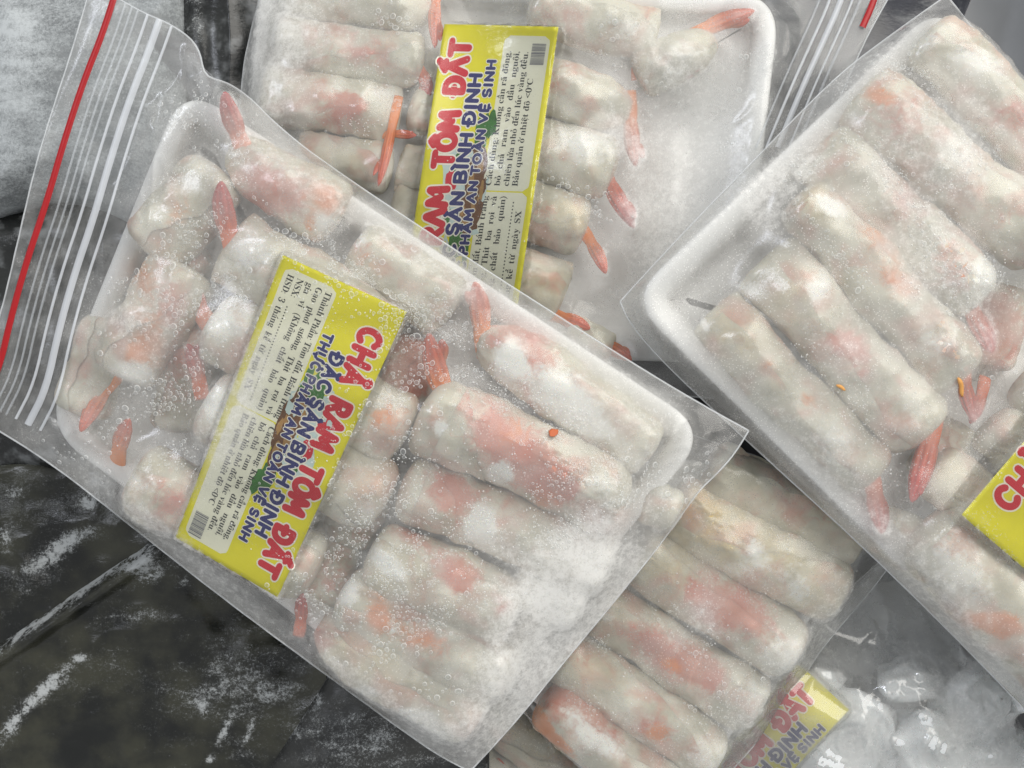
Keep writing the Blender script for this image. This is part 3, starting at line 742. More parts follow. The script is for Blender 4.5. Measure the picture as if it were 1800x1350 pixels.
def make_label(b, corners, label, seed, flat=False, fold=0.0):
    """corners in photo pixels: P00 (start of text, foot), P10 (end, foot), P11 (end, head), P01 (start, head)"""
    P00, P10, P11, P01 = [np.array(c, float) for c in corners]
    LU = 2.4
    def pix(uv):
        u, v = uv[:, 0:1] / LU, uv[:, 1:2]
        return P00 * (1 - u) * (1 - v) + P10 * u * (1 - v) + P11 * u * v + P01 * (1 - u) * v
    def basis(uv):
        a, c_ = uv[:, 0] / LU, uv[:, 1]
        return np.stack([1 + 0 * a, a, c_, a * a, a * c_, c_ * c_, a ** 3, a * a * c_, a ** 4, a ** 3 * c_], -1)
    su, sv = np.meshgrid(np.linspace(0, LU, 40), np.linspace(0, 1, 18), indexing="ij"); suv = np.stack([su.ravel(), sv.ravel()], -1)
    if flat:                                                          # a stiff sheet: plane through the part in view
        suv = suv * np.array([0.4, 1.0]); basis = lambda uv: np.stack([1 + 0 * uv[:, 0], uv[:, 0], uv[:, 1]], -1)
    sq = pix(suv); sz = on_film(b, sq[:, 0], sq[:, 1], 0)[:, 2]
    cf = np.linalg.lstsq(basis(suv), sz, rcond=None)[0]; cf[0] += (sz - basis(suv) @ cf).max() + 0.0003
    def place(uv, z):
        uv = np.asarray(uv, float); q = pix(uv); return Wx(q[:, 0], q[:, 1], basis(uv) @ cf + z + 0.00022 * np.sin(uv[:, 0] * 8.3 + seed) * (0.4 + uv[:, 1]) + 0.00012 * np.sin(uv[:, 0] * 17 + uv[:, 1] * 6 + seed))
    c = place([(LU / 2, 0.5)], np.zeros(1))[0]
    root = empty("paper_label", tuple(c), label, "label", "yellow product labels")
    n, m = 61, 27
    u, v = np.meshgrid(np.linspace(0, LU, n), np.linspace(fold, 1, m), indexing="ij")
    top = place(np.stack([u.ravel(), v.ravel()], -1), np.zeros(n * m))
    bot = top.copy(); bot[:, 2] -= 0.00015
    F = np.vstack([grid_faces(n, m), grid_faces(n, m)[:, ::-1] + n * m])
    rim = [(i, i + 1) for i in range(m - 1)] + [((n - 1) * m + i + 1, (n - 1) * m + i) for i in range(m - 1)] + [((i + 1) * m, i * m) for i in range(n - 1)] + [(i * m + m - 1, (i + 1) * m + m - 1) for i in range(n - 1)]
    F = np.vstack([F, np.array([(a, b_, b_ + n * m, a + n * m) for a, b_ in rim])])
    mk("paper", np.vstack([top, bot]), F, M_yellow, root, True)
    def flush(name, V, F, Z, mat, stuff=True):
        o = mk(name, place(np.array(V), np.array(Z)), F, mat, root, False)
        if stuff: o["kind"] = "stuff"
        return o
    # cream text panel with round corners, as a fine grid so that it follows the paper
    def panel(u0, u1, v0, v1, rad, z, name, mat):
        a, c2 = np.meshgrid(np.linspace(u0, u1, 41), np.linspace(v0, v1, 15), indexing="ij")
        dx = np.maximum(np.maximum(u0 + rad - a, a - (u1 - rad)), 0); cut = np.where(dx > 0, rad - np.sqrt(np.maximum(rad ** 2 - dx ** 2, 0)), 0)
        f = (c2 - v0) / (v1 - v0); c2 = (v0 + cut) + f * (v1 - v0 - 2 * cut)
        return flush(name, np.stack([a.ravel(), c2.ravel()], -1), grid_faces(41, 15), np.full(41 * 15, z), mat, False)
    if fold == 0: panel(0.07, 1.215, 0.055, 0.475, 0.05, 4e-5, "text_panel", M_cream)
    if fold == 0: panel(1.225, 2.33, 0.055, 0.455, 0.05, 4.3e-5, "text_panel", M_cream)
    # printed dish: plate glow, leaves and fried rolls as flat patches of colour
    r = random.Random(seed)
    def patch(cu, cv, ru, rv, z, V, F, Z, n=15):
        k = len(V); qs = [1 + r.uniform(-0.22, 0.22) for _ in range(n)]; V.append((cu, cv))
        for f in (0.25, 0.5, 0.75, 1.0):
            for a in range(n): V.append((cu + ru * f * qs[a] * math.cos(a * 6.283 / n), cv + rv * f * qs[a] * math.sin(a * 6.283 / n)))
        Z += [z] * (4 * n + 1)
        for a in range(n):
            a2 = (a + 1) % n; F.append((k, k + 1 + a, k + 1 + a2))
            for q in range(3): F.append((k + 1 + q * n + a, k + 1 + (q + 1) * n + a, k + 1 + (q + 1) * n + a2, k + 1 + q * n + a2))
    for name, mat, lst, z in (("dish_glow", M_sky, [(1.16, 0.62, 0.42, 0.20), (1.38, 0.74, 0.16, 0.10)], 5e-5),
                              ("dish_leaves", M_green, [(0.84, 0.62, 0.14, 0.06), (0.92, 0.55, 0.12, 0.06), (1.62, 0.53, 0.15, 0.06), (1.70, 0.46, 0.10, 0.045), (1.44, 0.70, 0.12, 0.03), (1.02, 0.73, 0.10, 0.03), (0.78, 0.52, 0.09, 0.03)], 6e-5),
                              ("dish_rolls", M_brown, [(1.05, 0.55, 0.17, 0.10), (1.25, 0.52, 0.18, 0.10), (1.44, 0.53, 0.14, 0.08), (1.15, 0.47, 0.16, 0.05)], 7e-5),
                              ("dish_highlights", M_tan, [(1.0, 0.56, 0.06, 0.03), (1.14, 0.50, 0.07, 0.03), (1.28, 0.56, 0.08, 0.03), (1.40, 0.50, 0.06, 0.025), (1.22, 0.46, 0.07, 0.02), (1.08, 0.60, 0.05, 0.02)], 8e-5),
                              ("dish_shrimp", M_ired, [(1.305, 0.745, 0.075, 0.035), (1.25, 0.72, 0.04, 0.04)], 8.6e-5)):
        V, F, Z = [], [], []
        for i, (a, bb, cc, dd) in enumerate(l for l in lst if l[1] - l[3] * 1.25 > fold): patch(a, bb, cc, dd, z + i * 1.5e-6, V, F, Z)
        if V: flush(name, V, F, Z, mat)
    h1 = letters("CHẢ", 0.235, 0.70, 0.752, 0.155, 0.16) + letters("RAM", 0.835, 1.235, 0.752, 0.155, 0.12) + letters("TÔM", 1.385, 1.775, 0.752, 0.155, 0.12) + letters("ĐẤT", 1.905, 2.285, 0.752, 0.155, 0.14)
    h2 = letters("ĐẶC SẢN BÌNH ĐỊNH", 0.52, 2.05, 0.612, 0.095, 0.17)
    h3 = letters("THỰC PHẨM AN TOÀN VỆ SINH", 0.41, 2.15, 0.505, 0.066, 0.22)
    for nm, mat, parts in (("lettering_outline", M_white, ((h1, 0.078, 9.0e-5), (h2, 0.050, 1.10e-4), (h3, 0.036, 1.3e-4))),):
        V, F, Z = [], [], []
        for ln, wd, z in parts: ribbon(ln, wd, V, F, Z, z, 0.4)
        flush(nm, V, F, Z, mat)
    V, F, Z = [], [], []; ribbon(h1, 0.053, V, F, Z, 1.5e-4, 1); flush("heading_lettering", V, F, Z, M_ired)
    V, F, Z = [], [], []; ribbon(h2, 0.030, V, F, Z, 1.5e-4, 1); ribbon(h3, 0.023, V, F, Z, 1.5e-4, 1); flush("subheading_lettering", V, F, Z, M_navy)
    su, sv = np.meshgrid(np.linspace(0, LU, 260), np.linspace(fold, 1, 110), indexing="ij")
    dense = place(np.stack([su.ravel(), sv.ravel()], -1), np.zeros(su.size))
    if fold: b.label_px = []; return dense
    V, F, Z = [], [], []; zb = 8e-5; sz = 0.073
    for tx, v0, e in (("Thành Phần: Tôm đất, Bánh tráng", 0.395, 1.19), ("Gạo phơi sương, Thịt ba rọi và", 0.318, 1.19), ("gia vị (Không chất bảo quản)", 0.241, 1.19)):
        serif(tx, 0.115, e, v0, sz, V, F, Z, zb)
    serif("NSX: ", 0.115, 0.4, 0.164, sz, V, F, Z, zb, False); serif("HSD: 3 tháng kể từ ngày SX", 0.115, 1.09, 0.087, sz, V, F, Z, zb)
    ribbon([[(0.36 + 0.0245 * i, 0.168), (0.3601 + 0.0245 * i, 0.168)] for i in range(33)], 0.012, V, F, Z, zb, 1)
    for tx, v0, a, e in (("Cách dùng: Không cần rã đông,", 0.385, 1.26, 2.22), ("bỏ chả ram vào dầu nguội,", 0.308, 1.26, 2.22), ("chiên lửa nhỏ đến lúc vàng đều.", 0.231, 1.26, 2.22), ("Bảo quản ở nhiệt độ <0°C", 0.154, 1.26, 2.03)):
        serif(tx, a, e, v0, sz, V, F, Z, zb)
    flush("body_lettering", V, F, Z, M_ink)
    V, F, Z = [], [], []; x = 2.125
    for i in range(19):
        wd = r.choice((0.004, 0.004, 0.007, 0.011)); k = len(V)
        V += [(x, 0.085), (x + wd, 0.085), (x + wd, 0.205), (x, 0.205)]; Z += [8e-5] * 4; F.append((k, k + 1, k + 2, k + 3)); x += wd + r.choice((0.002, 0.003, 0.005))
    flush("barcode", V, F, Z, M_grey)
    su, sv = np.meshgrid(np.linspace(0, LU, 260), np.linspace(fold, 1, 110), indexing="ij")
    top = place(np.stack([su.ravel(), sv.ravel()], -1), np.zeros(su.size))
    b.label_px = [tuple(p) for p in (P00, P10, P11, P01)]
    return top

# ------------------------------------------------------------------ the freezer and the packages underneath
def slab(name, outline, zfun, zbot, mat, frost, n, m, **tg):
    """a closed heightfield body between an upper sheet and a flat underside"""
    g = coons(*outline, n, m); px, py = g[..., 0], g[..., 1]
    u = np.linspace(0, 1, n)[:, None] + 0 * px; v = np.linspace(0, 1, m)[None, :] + 0 * px
    z = zfun(px, py, u, v); V = Wx(px, py, z).reshape(-1, 3); B = V.copy(); B[:, 2] = zbot
    F = np.vstack([grid_faces(n, m)[:, ::-1], grid_faces(n, m) + n * m])
    k = n * m
    rim = [(i + 1, i, i + k, i + 1 + k) for i in range(m - 1)] + [((n - 1) * m + i, (n - 1) * m + i + 1, (n - 1) * m + i + 1 + k, (n - 1) * m + i + k) for i in range(m - 1)]
    rim += [(i * m, (i + 1) * m, (i + 1) * m + k, i * m + k) for i in range(n - 1)] + [((i + 1) * m + m - 1, i * m + m - 1, i * m + m - 1 + k, (i + 1) * m + m - 1 + k) for i in range(n - 1)]
    F = np.vstack([F, np.array(rim)[:, ::-1]])
    o = mk(name, np.vstack([V, B]), F, mat, None, True, {"frost": ("FLOAT", np.r_[blobs(px, py, frost).ravel(), np.zeros(k)])})
    tag(o, **tg); return o
def dome(u, v, e=0.18):
    d = np.minimum(np.minimum(u, 1 - u), np.minimum(v, 1 - v)) / e; return np.sqrt(np.clip(1 - (1 - np.clip(d, 0, 1)) ** 2, 0, 1))
def ridged(nz, x, y): return 1 - np.abs(nz(x, y))

tag(slab("freezer_floor", ([(-700, -500), (2500, -500)], [(2500, -500), (2500, 1850)], [(-700, 1850), (2500, 1850)], [(-700, -500), (-700, 1850)]),
         lambda x, y, u, v: -0.075 + 0 * x, -0.085, M_floor, [], 12, 12), kind="structure")
nw = Noise(61, 0.01)
tag(slab("freezer_wall", ([(1560, -420), (2500, -420)], [(2500, -420), (2500, 760)], [(1760, 420), (2500, 760)], [(1560, -420), (1760, 420)]),
         lambda x, y, u, v: -0.07 + 0.085 * sstep(0.0, 0.75, u) + 0.0004 * nw(x, y), -0.08, M_wall, [], 60, 40), kind="structure")

na, nb_, nc, nd = Noise(21, 0.013, 16), Noise(22, 0.045, 16), Noise(23, 0.02, 16), Noise(24, 0.09, 16)
slab("frozen_package", ([(-70, -70), (345, -70)], [(345, -70), (335, 470)], [(-70, 420), (40, 372), (150, 350), (335, 470)], [(-70, -70), (-70, 420)]),
     lambda x, y, u, v: -0.03 + 0.026 * dome(u, v, 0.3) + 0.0010 * na(x, y) + 0.0003 * nb_(x, y), -0.05, M_icebag,
     [(40, 120, 90, 70, 20, 0.45), (10, 40, 80, 50, 0, 0.35), (120, 60, 50, 60, 30, -0.25), (110, 150, 40, 60, 10, -0.35), (60, 260, 90, 60, 0, 0.2), (230, 60, 50, 50, 0, -0.2)], 160, 150,
     label="pale grey frosted plastic package half under the zip strip with red stripe", cat="package")
slab("frozen_package", ([(-80, 330), (60, 372), (290, 330)], [(290, 330), (300, 830)], [(-80, 830), (300, 830)], [(-80, 330), (-80, 830)]),
     lambda x, y, u, v: -0.034 + 0.014 * dome(u, v) + 0.0022 * ridged(nc, x, y * 0.6) + 0.0006 * nb_(x, y), -0.05, M_dark,
     [(190, 640, 60, 45, 20, 0.5), (130, 430, 60, 20, -40, 0.25), (180, 490, 40, 26, 0, 0.4), (60, 400, 70, 14, -25, 0.3)], 150, 170,
     label="dark crumpled plastic package showing through the clear zip end of the front bag", cat="package")
slab("frozen_package", ([(310, -70), (540, -70)], [(540, -70), (560, 300)], [(330, 300), (560, 300)], [(310, -70), (330, 300)]),
     lambda x, y, u, v: -0.026 + 0.012 * dome(u, v) + 0.0028 * ridged(nc, x * 1.6, y * 0.4) + 0.0005 * nb_(x, y), -0.05, M_dark,
     [(350, 20, 12, 90, -8, 0.55), (395, 60, 8, 70, 5, 0.35), (312, 40, 30, 60, 0, 0.55)], 120, 160,
     label="black glossy wrinkled plastic package in the gap between two bags of rolls", cat="package")
slab("frozen_package", ([(1330, -80), (1740, -80)], [(1740, -80), (1560, 360)], [(1230, 420), (1560, 360)], [(1330, -80), (1230, 420)]),
     lambda x, y, u, v: -0.036 + 0.012 * dome(u, v) + 0.002 * ridged(nc, x * 1.3, y * 0.5) + 0.0004 * nb_(x, y), -0.05, M_dusk,
     [(1400, 20, 10, 60, 10, 0.3)], 120, 130,
     label="bluish dark plastic package under the ribbed zip end of the upper bag", cat="package")
# three dark wraps in front
slab("frozen_package", ([(-80, 740), (60, 745), (420, 770)], [(420, 770), (420, 1180)], [(-80, 1260), (420, 1180)], [(-80, 740), (-80, 1260)]),
     lambda x, y, u, v: -0.036 + 0.010 * dome(u, v) + 0.0016 * na(x, y) + 0.0008 * ridged(nc, x, y) + 0.0004 * ridged(nd, x * 0.6, y) - 0.010 * blobs(x, y, [(40, 775, 120, 26, 12, 1)]), -0.06, M_pack,
     [(85, 985, 80, 24, -28, 0.75), (120, 950, 40, 14, -30, 0.6), (25, 870, 30, 10, -15, 0.6), (155, 885, 22, 16, -40, 0.75), (8, 945, 16, 24, 0, 0.8), (60, 900, 80, 30, -10, 0.18), (40, 780, 120, 30, 10, -0.8), (200, 1010, 60, 60, 0, -0.4), (30, 1070, 80, 20, -30, 0.1)], 180, 170,
     label="black frost-dusted wrapped package behind the one with a frosted ridge", cat="package")
def z2(x, y, u, v):
    s = (x + 40) * 0.56 + (y - 1165) * 0.83                         # distance from the ridge line
    return -0.0215 + 0.006 * np.exp(-((s - 16) / 15.0) ** 2) - 0.012 * sstep(8, -26, s) + 0.0016 * na(x, y) + 0.0009 * nc(x, y) + 0.0002 * nd(x, y) + 0.0012 * np.exp(-((s - 150) / 20.0) ** 2) * sstep(350, 0, x) + 0.0007 * ridged(nc, x * 0.9 + y * 0.5, y * 1.3) + 0.00035 * ridged(nd, x * 0.5, y * 0.9 + x * 0.4)
slab("frozen_package", ([(-80, 1180), (0, 1128), (60, 1090), (150, 1025), (250, 945), (340, 925)], [(340, 925), (470, 1060), (590, 1175), (545, 1250), (440, 1400)], [(-80, 1400), (440, 1400)], [(-80, 1180), (-80, 1400)]), z2, -0.06, M_pack,
     [(30, 1118, 60, 11, -35, 0.85), (110, 1062, 70, 11, -36, 0.85), (170, 1012, 50, 12, -38, 0.8), (215, 985, 60, 24, -32, 0.7), (250, 985, 36, 34, 0, 0.65), (265, 1010, 26, 16, 0, 0.45), (320, 1025, 16, 9, -20, 0.8), (40, 1250, 75, 13, -47, 0.85), (100, 1195, 50, 16, -42, 0.85), (138, 1156, 12, 6, -10, 0.9), (20, 1290, 30, 12, -40, 0.6), (230, 1090, 60, 26, 0, 0.36), (260, 1080, 50, 16, 10, 0.25), (420, 1160, 60, 40, 35, 0.40), (380, 1215, 36, 20, -20, 0.45), (470, 1220, 70, 50, -30, 0.40), (395, 1285, 8, 28, 25, 0.85), (437, 1285, 6, 24, 20, 0.75), (425, 1325, 40, 30, 30, 0.3), (370, 1335, 12, 8, 0, 0.9), (355, 1245, 16, 8, 70, 0.5), (150, 1300, 120, 60, 0, -0.3), (300, 1130, 60, 30, 0, -0.35), (330, 1000, 30, 50, -30, 0.3), (170, 1140, 90, 30, -40, -0.15)], 240, 190,
     label="black frost-streaked wrapped package with a white frosted ridge along its edge", cat="package")
slab("frozen_package", ([(590, 1165), (860, 1240)], [(860, 1240), (860, 1410)], [(430, 1410), (860, 1410)], [(590, 1165), (545, 1240), (430, 1410)]),
     lambda x, y, u, v: -0.0225 + 0.005 * dome(u, v, 0.12) + 0.0014 * na(x, y) + 0.0010 * ridged(nc, x, y) + 0.0003 * nd(x, y), -0.06, M_pack2,
     [(500, 1280, 20, 60, 35, 0.45), (560, 1300, 70, 30, 20, 0.25), (640, 1300, 60, 20, 35, 0.2), (560, 1230, 8, 40, 10, 0.4)], 130, 110,
     label="dark grey veined wrapped package at the lower tip of the front bag", cat="package")

# ------------------------------------------------------------------ bag under everything in front: a sliver of rolls
g_low = "rolls of the almost hidden bag"
c_low = []
make_tray([(690, 1255), (860, 1165), (1160, 1450), (960, 1560)], 50, -0.047, "white foam tray almost hidden below the front bag's tip", "foam trays", 40)
c_low += make_roll(dict(ax=(850, 1250, 1120, 1440, 52), ends="bb", lift=0.001, peach=[(870, 1345, 30, 20, 20, 0.4)], gold=[(960, 1300, 90, 50, 30, 0.6)], label="cream roll peeping out under the front bag's tip"), -0.047, g_low)
c_low += make_roll(dict(ax=(760, 1290, 980, 1450, 52), ends="bb", tails=[(840, 1330, 890, 1352, 26, "orange")], label="roll with orange tail at the photo's bottom edge"), -0.047, g_low)
b = lay_film(dict(outline=([(700, 1300), (800, 1180), (860, 1150)], [(860, 1150), (1000, 1310), (1150, 1440)], [(850, 1480), (1150, 1440)], [(700, 1300), (850, 1480)]), n=110, m=90, edge_z=-0.038, floor_z=-0.048, contents=c_low, mat=M_film_low, seed=41,
                  label="clear bag of rolls almost hidden under the front bag's lower tip", it=160, frost=[(930, 1290, 80, 40, 40, 0.1)], creases=[(955, 1280, 975, 1330, 5, 0.0012)]))
finish_bag(b)

# ------------------------------------------------------------------ loose ice, and the clear bag with a label at the lower right
for x, y, rx, ry, h, lb in ((1480, 1290, 105, 75, 0.011, "large rounded white ice lump seen through crinkled clear plastic"), (1660, 1300, 95, 66, 0.012, "white ice lump under the sharpest plastic creases"),
                            (1740, 1215, 90, 66, 0.010, "flat grey-white ice lump beside the right tray's lower edge"), (1600, 1195, 62, 36, 0.010, "small curled ice flake above the two large lumps"),
                            (1545, 1375, 120, 50, 0.012, "ice lump cut off by the photo's bottom edge"), (1385, 1325, 70, 66, 0.006, "smooth grey ice lump next to the half-hidden label"),
                            (1770, 1345, 90, 60, 0.010, "ice lump with a dark groove in the photo's corner"), (1450, 1205, 46, 40, 0.006, "small grey ice lump near the pale plastic fold")):
    n, m = 40, 22; nz = Noise(int(x), 2.6, 12, 3); nz2 = Noise(int(x) + 1, 9, 14, 3)
    th, ph = np.meshgrid(np.linspace(0, 2 * math.pi, n, endpoint=False), np.linspace(0.02, math.pi - 0.02, m), indexing="ij")
    d = np.stack([np.cos(th) * np.sin(ph), np.sin(th) * np.sin(ph), np.cos(ph)], -1)
    rr = 1 + 0.20 * nz(d[..., 0], d[..., 1], d[..., 2]) + 0.08 * nz2(d[..., 0], d[..., 1], d[..., 2])
    sup = np.sign(d[..., 2]) * np.abs(d[..., 2]) ** 0.6
    c = Wx(x, y, -0.011)
    V = c + np.stack([d[..., 0] * rr * rx * S * 1.1, d[..., 1] * rr * ry * S * 1.1, sup * rr * h], -1)
    if "M_ice" not in globals():
        M_ice, nt, out = new_mat("white_ice"); bb = NB(nt); vv = bb.coords()
        p = bb.principled(color=bb.mix(bb.noise(vv, 160, 5, 0.6), (0.70, 0.73, 0.74), (0.90, 0.92, 0.92)), rough=0.35, spec=0.5, normal=bb.bump(bb.noise(vv, 220, 4), 0.5, 0.001), sss=0.3)
        p.inputs["Subsurface Radius"].default_value = (0.004, 0.005, 0.005); p.inputs["Subsurface Scale"].default_value = 1.0; nt.links.new(p.outputs[0], out.inputs[0])
    o = mk("ice_lump", V.reshape(-1, 3), grid_faces(n + 1, m) % (n * m) if False else np.array([((i % n) * m + j, ((i + 1) % n) * m + j, ((i + 1) % n) * m + j + 1, (i % n) * m + j + 1) for i in range(n) for j in range(m - 1)]), M_ice)
    tag(o, lb, "ice", "ice lumps in the clear plastic bag")
slab("frozen_package", ([(1120, 1480), (1330, 1200), (1590, 960)], [(1590, 960), (1930, 1290)], [(1120, 1560), (1930, 1560)], [(1120, 1480), (1120, 1560)]),
     lambda x, y, u, v: -0.030 + 0.006 * dome(u, v) + 0.0012 * na(x, y) + 0.0006 * nb_(x, y), -0.07, M_icebed, [(1600, 1300, 200, 130, 0, 0.3), (1560, 1080, 60, 60, 0, -0.5)], 120, 90,  # pale slab added beneath the ice to brighten that corner
     label="added pale slab brightening the crinkled clear bag of ice from below", cat="package")
ice = [o for o in col.objects if o.name.startswith("ice_lump")]
c_ice = [np.array([list(v.co) for v in o.data.vertices]) + np.array(o.location) for o in ice]
bE = lay_film(dict(outline=([(1150, 1440), (1340, 1190), (1540, 985), (1600, 960)], [(1600, 960), (1720, 1080), (1900, 1250)], [(1200, 1500), (1900, 1440)], [(1150, 1440), (1200, 1500)]), n=220, m=150, edge_z=-0.016, floor_z=-0.030, contents=c_ice, mat=M_clear, seed=51,
                   crinkles=[(1640, 1270, 90, 60, 60, 34), (1740, 1280, 60, 60, 120, 22), (1500, 1250, 80, 80, -45, 22), (1560, 1100, 60, 60, 60, 10)], label="crinkled clear bag of white ice with a folded yellow label inside", it=220, loose=[(1600, 1250, 200, 120, 0, 1.6)],
                   frost=[(1560, 1130, 90, 60, 40, 0.22), (1480, 1180, 60, 60, 0, 0.15), (1660, 1180, 60, 60, 0, 0.25), (1500, 1300, 110, 80, 0, 0.35), (1700, 1290, 110, 80, 0, 0.4), (1440, 1130, 40, 60, 40, 0.2), (1400, 1270, 80, 90, 0, -0.25), (1620, 1290, 150, 90, 0, -0.22)],
                   creases=[(1395, 1340, 1545, 1175, 4, 0.0045), (1500, 1175, 1545, 1110, 7, 0.0025), (1560, 1060, 1530, 1200, 10, 0.002), (1605, 1225, 1660, 1300, 3, 0.0022), (1620, 1270, 1660, 1325, 3, 0.0022), (1660, 1325, 1580, 1350, 3, 0.002), (1700, 1255, 1760, 1330, 4, 0.003), (1740, 1245, 1735, 1295, 4, 0.003), (1690, 1285, 1730, 1215, 3, 0.002), (1690, 1200, 1730, 1210, 3, 0.002), (1650, 1275, 1610, 1310, 3, 0.002), (1560, 1190, 1640, 1215, 4, 0.002), (1640, 1215, 1680, 1190, 4, 0.002), (1450, 1090, 1380, 1220, 9, 0.002), (1760, 1290, 1800, 1250, 4, 0.002), (1700, 1340, 1790, 1345, 5, 0.002)]))
make_label_E = lambda: make_label(bE, ((1212, 1695), (1566, 1315), (1410, 1172), (1056, 1552)), "yellow label half covered by a clear plastic fold, reading upwards", 4, False, 0.47)
add_obstacle(bE, make_label_E())
finish_bag(bE)

# ------------------------------------------------------------------ bag of rolls at the lower middle
g_bc = "rolls of the bag at the lower middle"
zt = -0.008
cont = [make_tray([(1190, 785), (1505, 968), (1205, 1410), (880, 1195)], 60, zt, "white foam tray under the rolls of the lower middle bag", "foam trays", 40, 0.006)]
for sp in (
    dict(ax=(1240, 815, 1510, 965, 58), gold=[(1400, 900, 120, 60, 30, 0.25)], pink=[(1290, 905, 40, 24, 30, 0.5), (1430, 900, 60, 40, 30, 0.3)], label="dull shaded roll along the edge under the right bag"),
    dict(ax=(1175, 880, 1478, 1052, 66), gold=[(1215, 890, 70, 46, 30, 1.1), (1300, 960, 100, 60, 30, 0.8), (1420, 1050, 90, 50, 30, 0.6)], white=[(1330, 975, 26, 40, -20, 0.5), (1400, 1030, 40, 50, -20, 0.5), (1290, 1000, 40, 40, 0, 0.3)], label="yellowish wrinkled roll, second from the right bag"),
    dict(ax=(1110, 960, 1400, 1150, 62), gold=[(1170, 990, 60, 60, 0, 0.5)], pink=[(1260, 1060, 70, 50, 30, 0.9), (1330, 1090, 50, 40, 30, 0.6)], white=[(1150, 980, 40, 30, 0, 0.3), (1390, 1150, 70, 60, 30, 0.5), (1230, 1130, 30, 20, 30, 0.4)], label="pink-grey roll, third from the right bag"),
    dict(ax=(1045, 1060, 1335, 1245, 58), gold=[(1060, 1075, 36, 36, 0, 0.5)], pink=[(1180, 1150, 80, 40, 30, 1.1), (1240, 1180, 40, 26, 30, 0.9)], peach=[(1180, 1168, 30, 14, 35, 1.0)], white=[(1060, 1080, 34, 34, 0, 0.45), (1190, 1125, 40, 20, 0, 0.4), (1330, 1230, 70, 50, 30, 0.4)], label="pale roll with salmon middle, fourth from the right bag"),
    dict(ax=(985, 1140, 1260, 1340, 58), gold=[(1040, 1170, 60, 40, 0, 0.35)], pink=[(1150, 1285, 50, 30, 0, 0.7), (1030, 1150, 30, 30, 0, 0.4)], peach=[(1155, 1288, 22, 16, 0, 1.2)], white=[(1110, 1260, 50, 30, 0, 0.3), (1250, 1330, 60, 40, 0, 0.5), (1120, 1310, 12, 16, 0, 1.0)], label="mottled roll beside the half-wrapped pink one"),
    dict(ax=(955, 1225, 1200, 1420, 60), ends="bb", peach=[(945, 1260, 14, 44, -25, 1.3), (985, 1305, 40, 9, 45, 1.2)], pink=[(980, 1220, 40, 40, 0, 0.7), (1040, 1270, 80, 40, 35, 0.8)], white=[(1010, 1265, 50, 24, 35, 0.5), (1060, 1310, 60, 26, 20, 0.5)], tails=[(1060, 1330, 1105, 1385, 44, "orange", 0, 0.7)], label="pink-edged roll with orange tail at the bag's outer edge"),
): cont += make_roll(sp, zt, g_bc)
b = lay_film(dict(outline=([(1190, 755), (1290, 790), (1345, 806), (1450, 870), (1590, 955)], [(1590, 955), (1548, 1018), (1490, 1085), (1440, 1145), (1410, 1195), (1340, 1295), (1258, 1385)], [(850, 1180), (915, 1248), (1010, 1335), (1070, 1400), (1258, 1385)], [(1190, 755), (850, 1180)]), n=180, m=220, edge_z=-0.003, floor_z=-0.0095, contents=cont, mat=M_film_low, seed=31,
                  crinkles=[(1300, 1240, 60, 100, -50, 8), (1480, 1060, 50, 60, -50, 6)], label="misted bag of pink and cream rolls at the lower middle", frost=[(1450, 1120, 60, 60, 40, 0.3), (1390, 1180, 60, 40, 40, 0.3), (1310, 1280, 60, 40, 40, 0.25), (1230, 1080, 30, 40, 40, 0.3), (1100, 1030, 60, 12, 45, 0.2), (1040, 1125, 60, 12, 40, 0.3), (1480, 1060, 40, 60, 40, 0.2), (1350, 1270, 50, 70, 40, 0.2), (1250, 1130, 60, 50, 40, 0.2), (1380, 880, 130, 50, 32, -0.12)]))
finish_bag(b)
droplets(b, [(1230, 1100, 60, 90, 0, 120, 2.2, 0.5), (1060, 1130, 50, 20, 40, 90, 1.6, 0.4), (1030, 1230, 60, 25, 40, 80, 1.5, 0.4), (1250, 1200, 60, 60, 0, 80, 2.4, 0.5), (1380, 950, 60, 25, 40, 70, 1.4, 0.4), (1500, 1040, 20, 50, 40, 50, 2.0, 0.5), (1240, 1250, 40, 60, 0, 50, 2.2, 0.4), (1180, 1180, 200, 150, 30, 300, 1.2, 0.3)], 32)

